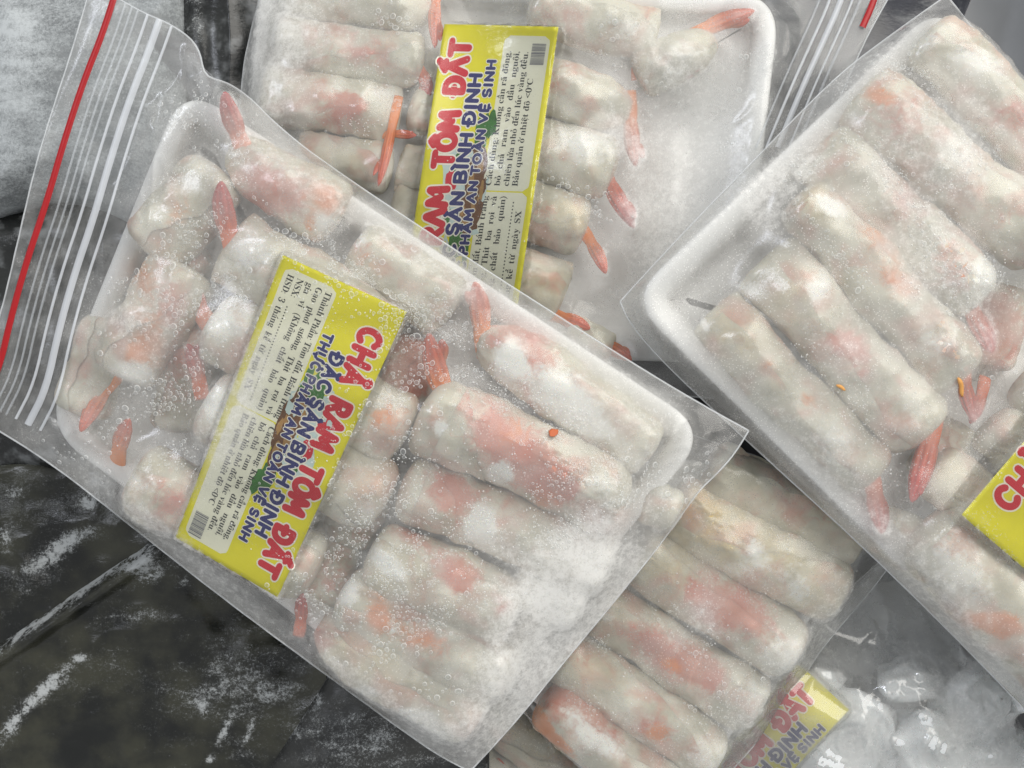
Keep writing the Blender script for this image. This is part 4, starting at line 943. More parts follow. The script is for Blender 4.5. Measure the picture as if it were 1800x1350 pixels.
# ------------------------------------------------------------------ bag at the upper middle
g_tc = "rolls of the bag at the upper middle"
zt = -0.006
cont = [make_tray([(462, -60), (1372, -8), (1300, 640), (400, 610)], 66, zt, "white foam tray under the rolls of the upper middle bag", "foam trays", 46)]
for sp in (
    dict(ax=(500, -10, 765, 15, 46), ends="bt", white=[(640, 10, 100, 20, 0, 0.1)], tails=[(770, -4, 764, 84, 25, "orange", 0, 0.6)], label="roll cut by the photo's top edge, its orange tail beside the label's corner"),
    dict(ax=(485, 75, 745, 112, 52), ends="bb", pink=[(600, 70, 80, 40, 8, 0.35), (640, 95, 50, 30, 8, 0.4)], white=[(700, 95, 60, 40, 8, 0.25)], tails=[(735, 125, 755, 168, 26, "pink")], label="greyish roll behind the upper label, second from the top"),
    dict(ax=(460, 165, 705, 203, 56), ends="bf", pink=[(600, 185, 40, 30, 8, 0.7), (620, 180, 24, 20, 0, 0.7), (560, 220, 70, 30, 10, 0.35)], white=[(570, 155, 80, 22, 8, 0.35), (680, 165, 40, 26, 20, 0.4)], tails=[(690, 222, 662, 326, 20, "orange", 9, 0.85), (692, 238, 732, 236, 18, "orange", 0, 0.75)], label="roll with a long forked orange tail hanging below its end"),
    dict(ax=(520, 270, 690, 300, 50), ends="bb", peach=[(600, 285, 60, 30, 8, 0.2)], gold=[(620, 280, 60, 30, 0, 0.3)], label="short pale roll below the one with the forked tail"),
    dict(ax=(720, 190, 770, 205, 44), ends="bb", label="blunt roll end poking out beside the label's long edge"),
    dict(ax=(700, 290, 850, 330, 46), ends="fb", white=[(705, 290, 20, 30, 0, 0.3)], label="roll with a flat torn end under the label's long edge"),
    dict(ax=(690, 352, 850, 392, 42), ends="bb", label="small dark roll end just above the front bag's edge"),
    dict(ax=(930, 10, 1155, 66, 52), ends="bf", white=[(1110, 60, 50, 40, 10, 0.4), (1050, 40, 60, 30, 0, 0.2)], pink=[(960, 30, 60, 30, 10, 0.4)], tails=[(1150, 128, 1230, 122, 30, "pink", 8, 0.1)], label="roll right of the label's top corner, pink tail below its end"),
    dict(ax=(900, 140, 1108, 195, 57), ends="bt", white=[(1000, 125, 70, 24, 12, 0.35), (1080, 170, 30, 26, 0, 0.3)], pink=[(960, 150, 60, 30, 15, 0.5)], tails=[(1108, 205, 1122, 292, 32, "orange", 0, 0.35)], label="roll ending in a curled orange tail, second right of the label"),
    dict(ax=(880, 240, 1082, 300, 60), ends="bb", white=[(1030, 255, 60, 40, 20, 0.5), (970, 240, 60, 30, 10, 0.2)], pink=[(950, 285, 50, 30, 0, 0.35)], gold=[(1050, 320, 40, 30, 0, 0.3)], tails=[(1072, 312, 1112, 402, 33, "red", 0, 0.45)], label="roll with an orange-red slanting tail, third right of the label"),
    dict(ax=(880, 352, 1032, 400, 56), ends="bb", pink=[(950, 370, 40, 20, 0, 0.6)], gold=[(1010, 385, 40, 40, 0, 0.6)], white=[(1000, 390, 24, 36, 20, 0.25)], tails=[(1036, 424, 1062, 482, 27, "orange", 0, 0.45)], label="shiny roll with a short orange tail, fourth right of the label"),
    dict(ax=(860, 460, 995, 515, 56), ends="bf", gold=[(960, 500, 50, 40, 0, 0.4)], white=[(930, 480, 40, 30, 0, 0.2)], tails=[(985, 556, 1035, 582, 30, "orange", 0, 0.3)], label="roll with a squared end where the label meets the front bag"),
    dict(ax=(990, 585, 1075, 622, 42), ends="bb", tails=[(1066, 600, 1108, 636, 28, "orange", 0, 0.7)], label="half hidden roll with orange tail in the wedge between two bags"),
    dict(ax=(1120, 138, 1256, 70, 46), ends="bt", white=[(1200, 90, 60, 40, -20, 0.3)], tails=[(1238, 58, 1326, 18, 34, "orange", 9, 0.35)], label="pale roll with a bright orange fan tail at the tray corner"),
): cont += make_roll(sp, zt, g_tc)
b = lay_film(dict(outline=([(478, -70), (1000, -75), (1600, -70)], [(1600, -70), (1548, 20), (1516, 80), (1458, 215), (1385, 360), (1290, 560), (1255, 700)], [(380, 640), (800, 665), (1255, 700)], [(478, -70), (452, 10), (440, 60), (428, 115), (424, 170), (400, 400), (380, 640)]), n=260, m=180, edge_z=0.001, floor_z=-0.008, contents=cont, mat=M_film_top, seed=13,
                  crinkles=[(1090, 560, 60, 60, 45, 12), (1440, 90, 50, 90, 105, 14), (1000, 450, 30, 60, 80, 8), (1000, 300, 200, 150, 60, 6)], label="bag of shrimp rolls at the upper middle with its yellow label upright",
                  loose=[(1440, 80, 60, 120, 20, 3.0), (1060, 530, 60, 70, 40, 1.8)],
                  frost=[(470, 130, 60, 160, 5, 0.5), (500, 40, 70, 60, 0, 0.35), (1250, 260, 120, 140, 20, 0.30), (1190, 120, 70, 60, -20, 0.32), (1160, 330, 60, 130, -25, 0.34), (1130, 420, 50, 60, -20, 0.30), (1180, 460, 70, 60, 0, 0.3), (1080, 230, 50, 30, 60, 0.3), (1000, 60, 140, 40, 10, 0.12), (640, 60, 120, 70, 0, 0.15), (1310, 150, 40, 60, 10, 0.1), (720, 215, 40, 40, 0, -0.2), (700, 300, 60, 80, 20, -0.25), (1440, 60, 60, 140, 20, -0.22), (960, 500, 90, 60, 0, -0.2), (1060, 590, 70, 50, 40, -0.25), (1000, 400, 70, 70, 0, -0.1), (870, 280, 110, 260, 8, -0.22)],
                  creases=[(1008, 480, 985, 570, 4, 0.0015), (1030, 500, 1110, 570, 6, 0.0022), (985, 430, 1030, 510, 8, 0.002), (1110, 560, 1200, 640, 6, 0.0015), (1120, 60, 1140, 150, 4, 0.0008), (1160, 100, 1200, 190, 4, 0.0012), (1350, 20, 1500, -20, 6, 0.003), (1380, 30, 1370, 120, 8, 0.003), (1560, -30, 1480, 30, 5, 0.002)]))
lab = make_label(b, ((895, 640), (982, 47), (781, 42), (691, 632)), "upright yellow label with red heading in the upper middle bag", 1)
add_obstacle(b, lab)
finish_bag(b)
Sp = [(1556, -60), (1534, 8), (1508, 66), (1470, 150), (1425, 260)]
strip(b, [(1556, -60), (1534, 8), (1516, 48)], 11, M_red, "colour_stripe", 0.0012)
for dx, wd, mt, h in ((-24, 5, M_rib_faint, 0.0005), (-38, 4, M_rib, 0.0006), (-58, 10, M_rib, 0.0009), (-78, 5, M_rib, 0.0007), (-96, 4, M_rib_faint, 0.0005)):
    strip(b, [(x + dx, y) for x, y in Sp], wd, mt, "zip_rib", 0.0011, height=h)
droplets(b, [(690, 40, 50, 18, 8, 70, 3.0, 0.5), (620, 120, 60, 30, 0, 60, 1.6, 0.4), (735, 150, 26, 22, 0, 40, 2.6, 0.4), (700, 195, 14, 14, 0, 20, 2.2, 0.4), (1005, 340, 40, 20, 30, 80, 2.2, 0.6), (1060, 380, 16, 60, 0, 26, 3.4, 0.4), (1165, 400, 60, 90, -25, 260, 1.3, 0.4), (1145, 180, 40, 80, 0, 50, 2.2, 0.5), (1310, 110, 24, 60, 10, 46, 2.4, 0.5), (1285, 255, 26, 22, 0, 30, 2.6, 0.5), (560, 20, 40, 20, 0, 14, 2.2, 0.5), (600, 220, 60, 22, 10, 90, 1.4, 0.3), (1100, 270, 60, 60, 0, 200, 1.2, 0.3), (1080, 90, 40, 50, 0, 30, 2.0, 0.6), (1000, 330, 300, 200, 10, 220, 1.1, 0.3)], 14)

# ------------------------------------------------------------------ bag at the right
g_r = "rolls of the heavily frosted bag"
zt = 0.022
cont = [make_tray([(1104, 526), (1652, 4), (2390, 870), (1930, 1338)], 60, zt, "white foam tray of the right bag, long edge towards the front bag", "foam trays", 56, 0.014, 0.008)]
for sp in (
    dict(ax=(1252, 545, 1536, 842, 54), ends="fb", gold=[(1290, 600, 60, 60, 45, 0.6)], peach=[(1420, 705, 22, 12, 45, 0.7), (1345, 640, 22, 16, 0, 0.5), (1440, 795, 16, 12, 0, 0.5)], white=[(1470, 780, 60, 60, 45, 0.4), (1300, 620, 40, 60, 0, 0.3)], tails=[(1538, 862, 1544, 938, 38, "red", 0, 0.5)], label="wide roll with a torn flat end nearest the right tray's rim"),
    dict(ax=(1338, 458, 1628, 764, 62), ends="fb", pink=[(1490, 605, 34, 26, 30, 1.0), (1520, 640, 60, 50, 45, 0.3)], gold=[(1390, 530, 40, 50, 45, 0.5)], white=[(1440, 505, 26, 30, 0, 0.7), (1600, 730, 50, 50, 45, 0.35), (1530, 600, 60, 30, 45, 0.2)], tails=[(1628, 768, 1606, 884, 42, "red", 0, 0.6)], label="roll with a round pink spot and a straight red tail"),
    dict(ax=(1405, 340, 1690, 665, 60), ends="bb", peach=[(1535, 410, 40, 26, 30, 0.6), (1575, 490, 50, 36, 45, 0.7), (1690, 690, 8, 26, -20, 0.6)], gold=[(1420, 350, 40, 50, 0, 0.5)], white=[(1460, 362, 36, 18, 30, 0.8), (1640, 600, 50, 60, 45, 0.4)], tails=[(1700, 670, 1712, 742, 30, "red", 0, 0.2)], label="roll with a bright white frost patch on its upper end"),
    dict(ax=(1440, 255, 1722, 530, 60), ends="fb", pink=[(1600, 340, 90, 60, 45, 0.5), (1680, 480, 50, 50, 45, 0.6)], peach=[(1670, 460, 40, 40, 45, 0.6)], white=[(1740, 480, 40, 40, 0, 0.7), (1600, 300, 50, 30, 45, 0.1)], tails=[(1708, 548, 1738, 622, 40, "red", 0, 0.4)], label="grey-pink roll ending in a dull red tail by dark frost"),
    dict(ax=(1512, 160, 1840, 440, 66), ends="fb", peach=[(1545, 168, 32, 18, 10, 1.1)], pink=[(1580, 215, 90, 60, 45, 0.55), (1760, 380, 60, 40, 45, 0.3)], white=[(1545, 130, 24, 16, 0, 0.5), (1690, 270, 70, 50, 45, 0.5)], label="roll with a salmon spot under its pointed paper corner"),
    dict(ax=(1622, 62, 1900, 318, 58), ends="bb", pink=[(1760, 200, 60, 60, 45, 0.35), (1790, 210, 30, 40, 0, 0.4)], peach=[(1690, 90, 40, 24, 0, 0.35)], white=[(1625, 70, 24, 24, 0, 0.4), (1700, 120, 60, 40, 45, 0.3), (1740, 110, 60, 24, 20, 0.4)], label="topmost roll under a plastic seam, along the right bag's far edge"),
    dict(ax=(1640, 810, 1830, 985, 56), ends="bb", white=[(1690, 850, 60, 50, 0, 0.15)], gold=[(1690, 860, 80, 60, 0, 0.3)], label="roll running under the corner of the right label"),
    dict(ax=(1735, 745, 1900, 905, 52), ends="bb", peach=[(1740, 760, 40, 26, 0, 0.3)], tails=[(1722, 690, 1706, 745, 26, "red", 0, 0.1)], label="blunt roll beyond the label's corner with a small red tail"),
    dict(ax=(1765, 500, 1735, 650, 54), ends="bb", lift=-0.011, pink=[(1750, 580, 60, 90, 0, 1.0)], label="shadowed pinkish roll deep below the dull red tail of the right bag"),  # deep-set rolls, added to give the gaps a darker tone
    dict(ax=(1690, 745, 1625, 850, 50), ends="bb", lift=-0.011, pink=[(1660, 800, 60, 60, 0, 0.4)], label="shadowed roll deep behind the straight red tail"),
    dict(ax=(1600, 900, 1560, 985, 46), ends="bb", lift=-0.011, label="shadowed roll deep beside the large pale one with the orange streak"),
    dict(ax=(1800, 660, 1990, 850, 56), ends="bb", label="greyish roll at the photo's right edge above the label"),
    dict(ax=(1625, 925, 1990, 1290, 76), ends="bb", gold=[(1640, 960, 60, 40, 0, 0.25)], white=[(1680, 1010, 90, 70, 45, 0.5), (1760, 1180, 40, 60, 0, 0.4)], peach=[(1745, 1095, 60, 17, 12, 1.5), (1762, 1100, 22, 26, 0, 0.8)], label="large pale roll with an orange streak at the lower right"),
): cont += make_roll(sp, zt, g_r)
right_outline = ([(1090, 530), (1205, 405), (1345, 262), (1390, 215), (1478, 128), (1560, 66), (1664, -8)], [(1664, -8), (1805, 170), (2100, 520), (2402, 888)], [(1918, 1374), (2402, 888)], [(1090, 530), (1105, 565), (1160, 632), (1310, 772), (1500, 945), (1660, 1100), (1800, 1245), (1918, 1374)])
b = lay_film(dict(outline=right_outline, n=190, m=270, edge_z=0.0285, floor_z=0.0112, contents=cont, mat=M_film_right, seed=17,
                  crinkles=[(1600, 60, 60, 40, -30, 6), (1500, 1000, 160, 120, 45, 8)], label="heavily frosted bag of rolls resting against the grey freezer wall",
                  frost=[(1400, 260, 260, 46, -45, 0.10), (1180, 520, 60, 90, 40, 0.04), (1370, 330, 40, 50, 0, 0.55), (1340, 380, 50, 30, 45, 0.5), (1420, 290, 40, 30, -45, 0.4), (1260, 480, 60, 40, -45, 0.12), (1560, 80, 70, 26, -40, 0.30), (1600, 300, 130, 90, 45, 0.3), (1700, 200, 100, 80, 45, 0.28), (1640, 480, 80, 110, -30, 0.28), (1740, 560, 60, 80, 0, 0.28), (1500, 620, 140, 90, 45, 0.2), (1450, 800, 160, 60, 45, 0.24), (1240, 620, 90, 40, 45, 0.20), (1620, 1010, 180, 40, 45, 0.3), (1700, 1140, 120, 40, 45, 0.3), (1600, 930, 40, 36, 45, 0.3), (1700, 700, 60, 60, 0, 0.15), (1690, 850, 70, 60, 0, 0.1), (1800, 920, 70, 90, 0, -0.3), (1610, 830, 40, 60, 10, -0.3), (1700, 590, 40, 40, 0, -0.1)],
                  creases=[(1590, 98, 1800, 140, 5, 0.0010), (1480, 1090, 1620, 1200, 5, 0.0004)]))
lab = make_label(b, ((1876, 1064), (2259, 616), (2073, 457), (1690, 905)), "yellow label of which only the corner with CHẢ shows", 3, True)
add_obstacle(b, lab)
finish_bag(b)
droplets(b, [(1500, 150, 60, 36, -40, 130, 2.0, 0.4), (1600, 130, 60, 40, 20, 130, 2.2, 0.5), (1500, 255, 110, 30, 42, 240, 1.7, 0.4), (1640, 200, 120, 36, 45, 260, 1.9, 0.4), (1600, 330, 70, 60, 45, 240, 1.7, 0.4), (1480, 460, 80, 26, 45, 160, 2.0, 0.4), (1660, 470, 70, 60, 45, 240, 1.7, 0.4), (1740, 520, 50, 80, 0, 200, 1.8, 0.4), (1400, 590, 120, 30, 45, 140, 1.3, 0.3), (1530, 760, 120, 30, 45, 140, 1.3, 0.3), (1760, 660, 26, 14, 0, 6, 4, 0.2), (1400, 320, 60, 60, 0, 140, 2.0, 0.5), (1720, 790, 60, 60, 0, 80, 1.4, 0.4), (1720, 280, 90, 90, 0, 260, 1.7, 0.4), (1550, 640, 260, 220, 45, 500, 1.2, 0.3)], 18)
for x, y, x2, y2, wd, lb in ((1470, 677, 1488, 686, 9, "tiny orange carrot shred between two rolls of the right bag"), (1684, 664, 1694, 697, 12, "long orange carrot shred at a frosted roll's end")):
    n = 12; t = np.linspace(0, 1, n); q = np.stack([x + (x2 - x) * t + 2 * np.sin(t * 5), y + (y2 - y) * t], -1); P = on_film(b, q[:, 0], q[:, 1], 0.0006)
    Vt, Ft = tube(P, wd * 0.34 * S * np.interp(t, [0, .2, .8, 1], [.4, 1, .9, .3]), 8); tag(mk("carrot_shred", Vt, Ft, M_carrot), lb, "carrot shred", "carrot shreds")

# ------------------------------------------------------------------ front bag
g_f = "rolls of the front bag"
zt = 0.032
cont = [make_tray([(322, 148), (1248, 758), (806, 1296), (78, 752)], 66, zt, "white foam tray of the front bag, broad rim along its far edge", "foam trays", 58, 0.0125, 0.008)]
for sp in (
    dict(ax=(408, 262, 598, 386, 58), ends="tb", pink=[(470, 330, 60, 50, 30, 0.8), (430, 370, 40, 24, 20, 0.7), (520, 350, 50, 40, 30, 0.4)], peach=[(570, 350, 46, 36, 30, 0.9), (548, 394, 10, 14, 0, 1.3), (450, 390, 50, 20, 20, 0.7)], white=[(580, 400, 36, 26, 20, 0.9), (480, 290, 60, 40, 30, 0.3)], tails=[(420, 240, 400, 160, 36, "pink", 0, 0.8)], label="roll with a pale pink tail in the tray corner near the zip"),
    dict(ax=(625, 428, 800, 545, 58), ends="bb", peach=[(645, 455, 40, 24, 30, 0.5)], pink=[(630, 430, 40, 24, 30, 0.5)], white=[(620, 405, 40, 26, 30, 0.6)], label="hazy roll above the label's upper edge by the tray rim"),
    dict(ax=(846, 588, 1150, 792, 55), ends="tb", pink=[(900, 600, 60, 40, 45, 0.8), (950, 620, 50, 40, 45, 0.6), (925, 680, 10, 40, -10, 0.9)], white=[(893, 640, 26, 50, 15, 0.95), (985, 690, 70, 46, 35, 0.8), (1025, 742, 50, 22, 20, 0.9), (1110, 800, 60, 40, 30, 0.35)], tails=[(850, 582, 828, 497, 38, "orange", 0, 0.5)], label="frosty roll along the tray rim whose orange tail points to the upper label"),
    dict(ax=(742, 715, 1092, 902, 70), ends="bb", bend=8, pink=[(900, 790, 80, 60, 30, 0.9), (960, 840, 70, 40, 30, 1.0), (850, 720, 60, 40, 40, 0.4)], peach=[(905, 760, 50, 40, 0, 0.5), (1110, 912, 36, 20, 10, 1.3), (1120, 922, 14, 12, 0, 1.0), (960, 880, 40, 24, 20, 0.5)], white=[(880, 832, 22, 18, 0, 1.1), (775, 750, 16, 12, 30, 0.9), (1050, 850, 50, 30, 20, 0.4), (800, 800, 30, 16, 0, 0.3)], tails=[(785, 690, 757, 585, 42, "orange", 0, 0.5)], flap=(0.14, 0.42, 1.75, 1.5), label="thick peach-pink roll with a long orange tail beside the label's corner"),
    dict(ax=(705, 852, 1070, 992, 58), ends="bb", pink=[(790, 870, 30, 60, -30, 0.8), (830, 870, 60, 26, 20, 0.5), (740, 900, 60, 40, 0, 0.15)], white=[(845, 925, 26, 36, 10, 1.3), (860, 985, 20, 14, 0, 0.7), (1030, 930, 50, 26, 0, 0.6), (1060, 990, 80, 40, 0, 0.7)], flap=(0.1, 0.40, 1.5, 1.3), label="roll with an oval white frost patch in the front tray's middle"),
    dict(ax=(650, 968, 905, 1082, 62), ends="bb", pink=[(800, 1000, 46, 30, 20, 0.9), (812, 1022, 22, 18, 0, 1.0), (880, 1070, 18, 26, 30, 0.7), (720, 940, 60, 24, 20, 0.6)], gold=[(690, 1000, 60, 30, 40, 0.5)], white=[(680, 990, 50, 24, 40, 0.7), (840, 1030, 30, 12, 0, 0.4)], label="roll with dark pink filling and a cream paper end"),
    dict(ax=(598, 1042, 890, 1192, 58), ends="bb", peach=[(665, 1080, 24, 40, -5, 1.0), (735, 1120, 60, 26, 20, 0.8)], pink=[(740, 1110, 50, 30, 20, 0.6), (780, 1150, 40, 30, 0, 0.3)], white=[(610, 1040, 24, 30, 10, 0.9), (690, 1105, 6, 14, 0, 1.0)], label="slim peach-spotted roll with a white frosted tip"),
    dict(ax=(562, 1096, 838, 1272, 54), ends="tb", pink=[(540, 1100, 34, 46, 0, 0.6), (560, 1130, 40, 30, 0, 0.5)], gold=[(600, 1130, 50, 50, 0, 0.45), (680, 1200, 80, 40, 35, 0.5)], white=[(640, 1215, 26, 14, 10, 0.7), (730, 1260, 50, 16, 5, 0.9), (750, 1290, 40, 14, 0, 0.8)], tails=[(526, 1092, 536, 1044, 24, "red", 0, 0.5)], label="long yellowish roll with a small dark red tail near the label's lower corner"),
    dict(ax=(400, 428, 690, 612, 70), ends="fb", white=[(440, 440, 40, 50, 0, 0.6)], label="white roll disappearing under the label's upper edge", tails=[(408, 412, 392, 318, 40, "red", 0, 0.55)]),
    dict(ax=(372, 562, 715, 768, 70), ends="bb", white=[(390, 560, 50, 50, 0, 0.65)], peach=[(680, 740, 40, 40, 0, 0.7)], tails=[(358, 545, 332, 478, 38, "pink", 0, 0.3)], label="white ended roll whose peach end shows beyond the label"),
    dict(ax=(368, 696, 680, 885, 70), ends="bb", white=[(380, 700, 50, 50, 0, 0.7), (650, 900, 40, 30, 0, 0.4)], gold=[(640, 850, 50, 40, 0, 0.4)], tails=[(348, 668, 326, 605, 30, "red", 22, 0.45)], label="white ended roll with a forked dark orange tail left of the label"),
    dict(ax=(236, 832, 560, 1005, 62), ends="bb", gold=[(250, 860, 60, 40, 30, 0.4)], pink=[(300, 880, 50, 40, 30, 0.5), (290, 900, 30, 30, 0, 0.3)], white=[(240, 850, 50, 36, 0, 0.4)], tails=[(214, 795, 226, 735, 32, "orange", 0, 0.2)], label="cream roll below the label at the front bag's lower edge"),
    dict(ax=(392, 300, 262, 446, 62), ends="bb", lift=-0.002, white=[(350, 300, 50, 60, 0, 0.3)], peach=[(310, 380, 40, 26, -40, 0.5)], label="faint misted roll nearest the zip strip"),
    dict(ax=(320, 462, 214, 664, 62), ends="bb", lift=-0.001, peach=[(250, 485, 24, 40, -20, 0.8), (262, 600, 36, 60, 10, 0.9), (235, 630, 16, 20, 0, 1.0)], pink=[(300, 540, 40, 60, 0, 0.7), (200, 670, 30, 26, 0, 0.4)], white=[(235, 660, 44, 26, 10, 1.0)], tails=[(192, 684, 140, 758, 32, "orange", 10, 0.3)], label="peach roll with a white frosted end and orange tail near the zip corner"),
    dict(ax=(200, 560, 142, 730, 50), ends="bb", lift=-0.003, pink=[(180, 600, 30, 60, 10, 0.4), (150, 700, 30, 40, 0, 0.3)], label="dim beige roll against the tray's zip end wall"),
    dict(ax=(910, 1010, 1020, 1066, 46), ends="bb", white=[(1000, 1060, 120, 60, 30, 0.9)], label="roll buried in powdery frost at the front bag's right end"),
    dict(ax=(845, 1150, 905, 1185, 46), ends="bb", white=[(930, 1190, 80, 50, 30, 0.8)], gold=[(850, 1170, 40, 30, 0, 0.2)], label="frosted stub of a roll near the front bag's lower right edge"),
    dict(ax=(330, 560, 318, 760, 56), ends="bb", lift=-0.011, pink=[(320, 620, 60, 90, 0, 0.7)], label="shadowed roll lying crosswise deep between the tray's two columns"),  # rolls set deep in the tray, put in to darken the open gaps
    dict(ax=(738, 590, 700, 720, 50), ends="bb", lift=-0.011, pink=[(720, 640, 60, 90, 0, 0.9)], label="shadowed pinkish roll deep beside the label's red letter C"),
    dict(ax=(670, 800, 610, 960, 50), ends="bb", lift=-0.012, pink=[(640, 880, 60, 90, 0, 0.7)], label="shadowed roll deep in the gap along the label's heading side"),
    dict(ax=(600, 930, 560, 1060, 46), ends="bb", lift=-0.012, pink=[(580, 1000, 60, 90, 0, 0.5)], label="shadowed roll deep beside the label's lower corner"),
    dict(ax=(300, 420, 340, 500, 46), ends="bb", lift=-0.011, pink=[(320, 450, 60, 60, 0, 0.7)], label="shadowed roll deep below the pink tail nearest the zip"),
    dict(ax=(1130, 870, 1190, 905, 40), ends="bb", lift=-0.002, white=[(1150, 870, 50, 30, 0, 0.4)], label="small roll end under large water beads at the bag's right corner"),
): cont += make_roll(sp, zt, g_f)
front = ([(160, -25), (203, -6), (250, 22), (295, 40), (335, 66), (352, 92), (358, 128), (372, 138), (400, 145), (440, 172), (480, 214), (560, 280), (800, 440), (1000, 568), (1150, 662), (1240, 715), (1316, 757)],
         [(1316, 757), (1290, 800), (1255, 838), (1228, 862), (1170, 945), (1090, 1045), (990, 1165), (910, 1265), (826, 1356)],
         [(-70, 722), (0, 757), (100, 822), (200, 900), (400, 1058), (600, 1205), (760, 1322), (826, 1356)],
         [(160, -25), (125, 95), (90, 200), (60, 300), (28, 440), (0, 560), (-40, 660), (-70, 722)])
b = lay_film(dict(outline=front, n=330, m=210, edge_z=0.0415, floor_z=0.0225, contents=cont, mat=M_film, seed=5, it=360, label_mist=[(425, 720, 46, 130, 22, 1.0), (560, 640, 20, 40, 20, 0.4)],
                  crinkles=[(150, 300, 50, 160, 108, 14), (330, 140, 30, 60, 70, 6), (90, 780, 60, 40, 40, 7), (900, 1150, 120, 110, -45, 14), (1220, 790, 40, 40, -40, 8), (700, 1120, 150, 80, 20, 6), (560, 330, 200, 60, 33, 6)], label="front zip bag of shrimp rolls with red stripe and slanted yellow label",
                  loose=[(150, 350, 100, 350, 18, 1.2), (290, 120, 60, 80, 20, 1.4), (90, 760, 80, 40, 30, 1.0)],
                  frost=[(130, 350, 120, 420, 18, -0.30), (270, 560, 110, 200, 15, 0.20), (350, 640, 120, 150, 15, 0.10), (215, 560, 36, 24, 0, 0.30), (140, 500, 20, 26, 0, 0.35), (130, 580, 24, 20, 0, 0.3), (300, 260, 70, 80, 20, 0.10), (440, 260, 90, 80, 30, 0.22), (300, 330, 60, 30, -30, 0.25), (560, 340, 90, 50, 30, 0.18), (700, 420, 160, 30, 34, 0.30), (980, 590, 180, 26, 33, 0.22), (900, 600, 120, 40, 35, 0.10), (1130, 740, 110, 60, 35, 0.22), (1010, 740, 60, 40, 30, 0.25), (1120, 870, 80, 50, 0, 0.18), (1020, 960, 110, 60, -30, 0.42), (960, 1060, 110, 70, -35, 0.68), (1050, 980, 60, 60, -45, 0.55), (1060, 1060, 60, 110, 40, 0.62), (930, 1180, 60, 90, 35, 0.66), (990, 1120, 60, 80, 40, 0.6), (860, 1280, 60, 60, 20, 0.5), (880, 1190, 40, 50, 0, 0.3), (880, 970, 60, 40, 30, 0.25), (760, 1290, 90, 40, 30, 0.30), (620, 1190, 120, 26, 36, 0.34), (400, 1030, 140, 26, 38, 0.34), (260, 920, 110, 26, 38, 0.34), (150, 830, 90, 24, 36, 0.22), (420, 720, 44, 150, 22, 0.30), (330, 780, 60, 60, 0, 0.14), (560, 660, 20, 60, 20, 0.15), (640, 880, 60, 50, 0, 0.12), (500, 830, 120, 180, 22, -0.10), (600, 620, 90, 120, 22, -0.10), (330, 680, 60, 60, 0, -0.10), (740, 640, 50, 90, 10, -0.18), (700, 820, 60, 50, 0, -0.12), (620, 980, 50, 60, 0, -0.12), (1250, 760, 40, 30, 30, -0.15), (1100, 830, 60, 40, 30, 0.1), (700, 1100, 120, 80, 30, 0.08)],
                  creases=[(255, 150, 280, 430, 9, 0.0010), (330, 70, 285, 200, 8, 0.0014), (352, 130, 372, 170, 6, 0.0014), (300, 90, 240, 260, 8, 0.0012), (1195, 860, 1310, 760, 8, 0.0030), (860, 1080, 858, 1160, 3, 0.0012), (735, 1150, 720, 1188, 5, 0.0013), (800, 1080, 830, 1085, 4, 0.0010), (100, 820, 170, 690, 7, 0.0010), (605, 1030, 585, 1055, 5, 0.0010), (1130, 760, 1230, 800, 5, 0.0008), (960, 1250, 1060, 1100, 10, 0.0007)]))
lab = make_label(b, ((497, 448), (308, 945), (488, 1050), (715, 548)), "large slanted yellow label on the front bag, heading facing right", 2)
add_obstacle(b, lab)
finish_bag(b)
Sf = [(206, -22), (180, 60), (146, 145), (112, 250), (82, 355), (48, 455), (20, 555), (-2, 650), (-34, 712)]
strip(b, Sf, 11.5, M_red, "colour_stripe", 0.0010)
for dx, dy, wd, mt, h in ((22, 4, 4, M_rib_faint, 0.0004), (34, 8, 4, M_rib_faint, 0.0004), (45, 12, 4, M_rib_faint, 0.0005), (62, 18, 5, M_rib, 0.0006), (83, 26, 13, M_rib, 0.0011), (105, 34, 5, M_rib, 0.0006)):
    strip(b, [(x + dx, y + dy * (1.0 if y > -10 else 1.2) + (0.10 * dx if y > 600 else 0)) for x, y in Sf], wd, mt, "zip_rib", 0.0010, height=h)
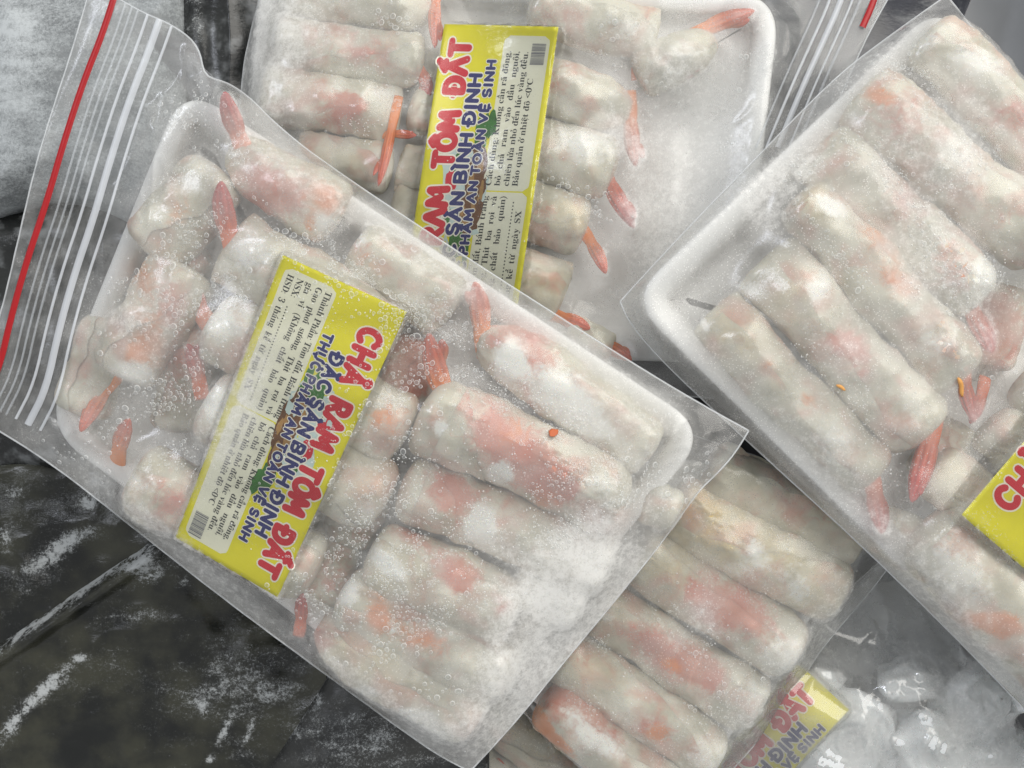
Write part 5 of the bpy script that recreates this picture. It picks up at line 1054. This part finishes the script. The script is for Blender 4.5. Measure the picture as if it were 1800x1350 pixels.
droplets(b, [(330, 190, 34, 44, 20, 260, 1.7, 0.5), (272, 206, 6, 6, 0, 3, 4.2, 0.2), (300, 330, 60, 26, -25, 200, 1.5, 0.4), (330, 420, 60, 50, -20, 200, 2.4, 0.5), (400, 245, 40, 40, 0, 120, 2.0, 0.5), (420, 320, 50, 60, 0, 160, 1.6, 0.5), (300, 500, 100, 60, 0, 220, 2.7, 0.45), (360, 520, 60, 60, 0, 170, 3.0, 0.35), (280, 590, 70, 50, 0, 150, 2.8, 0.45), (340, 620, 50, 60, 0, 120, 2.8, 0.4), (280, 680, 60, 50, 0, 170, 2.5, 0.4), (280, 730, 70, 50, 0, 170, 2.4, 0.45), (180, 780, 60, 60, 0, 40, 3.2, 0.4), (110, 800, 40, 30, 30, 30, 3.0, 0.5), (310, 790, 50, 60, 0, 120, 1.7, 0.4), (500, 420, 80, 30, 30, 240, 1.9, 0.45), (600, 470, 100, 30, 30, 300, 2.2, 0.6), (680, 510, 90, 40, 30, 420, 2.0, 0.5), (760, 560, 90, 60, 30, 420, 2.0, 0.45), (700, 560, 30, 50, 20, 260, 1.9, 0.35), (720, 650, 60, 90, 0, 330, 2.4, 0.5), (790, 620, 60, 70, 0, 260, 1.8, 0.4), (660, 740, 50, 80, 10, 160, 2.4, 0.5), (660, 840, 70, 60, 0, 300, 2.1, 0.5), (640, 950, 50, 70, 20, 260, 2.3, 0.4), (880, 680, 90, 60, 30, 260, 1.5, 0.4), (940, 740, 100, 50, 35, 330, 1.4, 0.35), (1030, 790, 90, 40, 30, 300, 1.7, 0.4), (1100, 860, 60, 40, 0, 260, 2.1, 0.5), (1180, 845, 50, 36, 0, 120, 2.8, 0.6), (1010, 870, 100, 40, 20, 380, 1.7, 0.4), (980, 930, 80, 40, 20, 260, 1.6, 0.4), (850, 900, 90, 60, 20, 260, 1.6, 0.4), (740, 960, 100, 50, 20, 420, 1.6, 0.4), (760, 1020, 90, 30, 20, 260, 1.7, 0.4), (680, 1030, 90, 40, 25, 380, 1.8, 0.4), (730, 1100, 60, 40, 10, 200, 2.5, 0.4), (640, 1120, 60, 40, 20, 180, 2.4, 0.4), (570, 1060, 40, 50, 0, 160, 2.3, 0.4), (760, 1230, 60, 50, 0, 60, 2.8, 0.5), (520, 1010, 60, 40, 30, 70, 2.0, 0.5), (1150, 740, 30, 24, 0, 30, 2.4, 0.5), (650, 700, 300, 220, 35, 700, 1.3, 0.35), (820, 980, 260, 200, 35, 500, 1.2, 0.35)], 6)
q = np.array([(964, 757), (970, 753), (982, 755), (981, 763), (974, 768), (966, 767)], float); n = len(q)
P = on_film(b, q[:, 0], q[:, 1], 0.0004); T = P.copy(); T[:, 2] += 0.0012; T[:, :2] = T[:, :2].mean(0) + 0.85 * (T[:, :2] - T[:, :2].mean(0))
tag(mk("shell_crumb", np.vstack([P, T]), [tuple(range(n))[::-1], tuple(range(n, 2 * n))] + [(i, (i + 1) % n, n + (i + 1) % n, n + i) for i in range(n)], M_shell, smooth=False), "small orange shrimp shell crumb stuck on the front bag", "shell crumb")
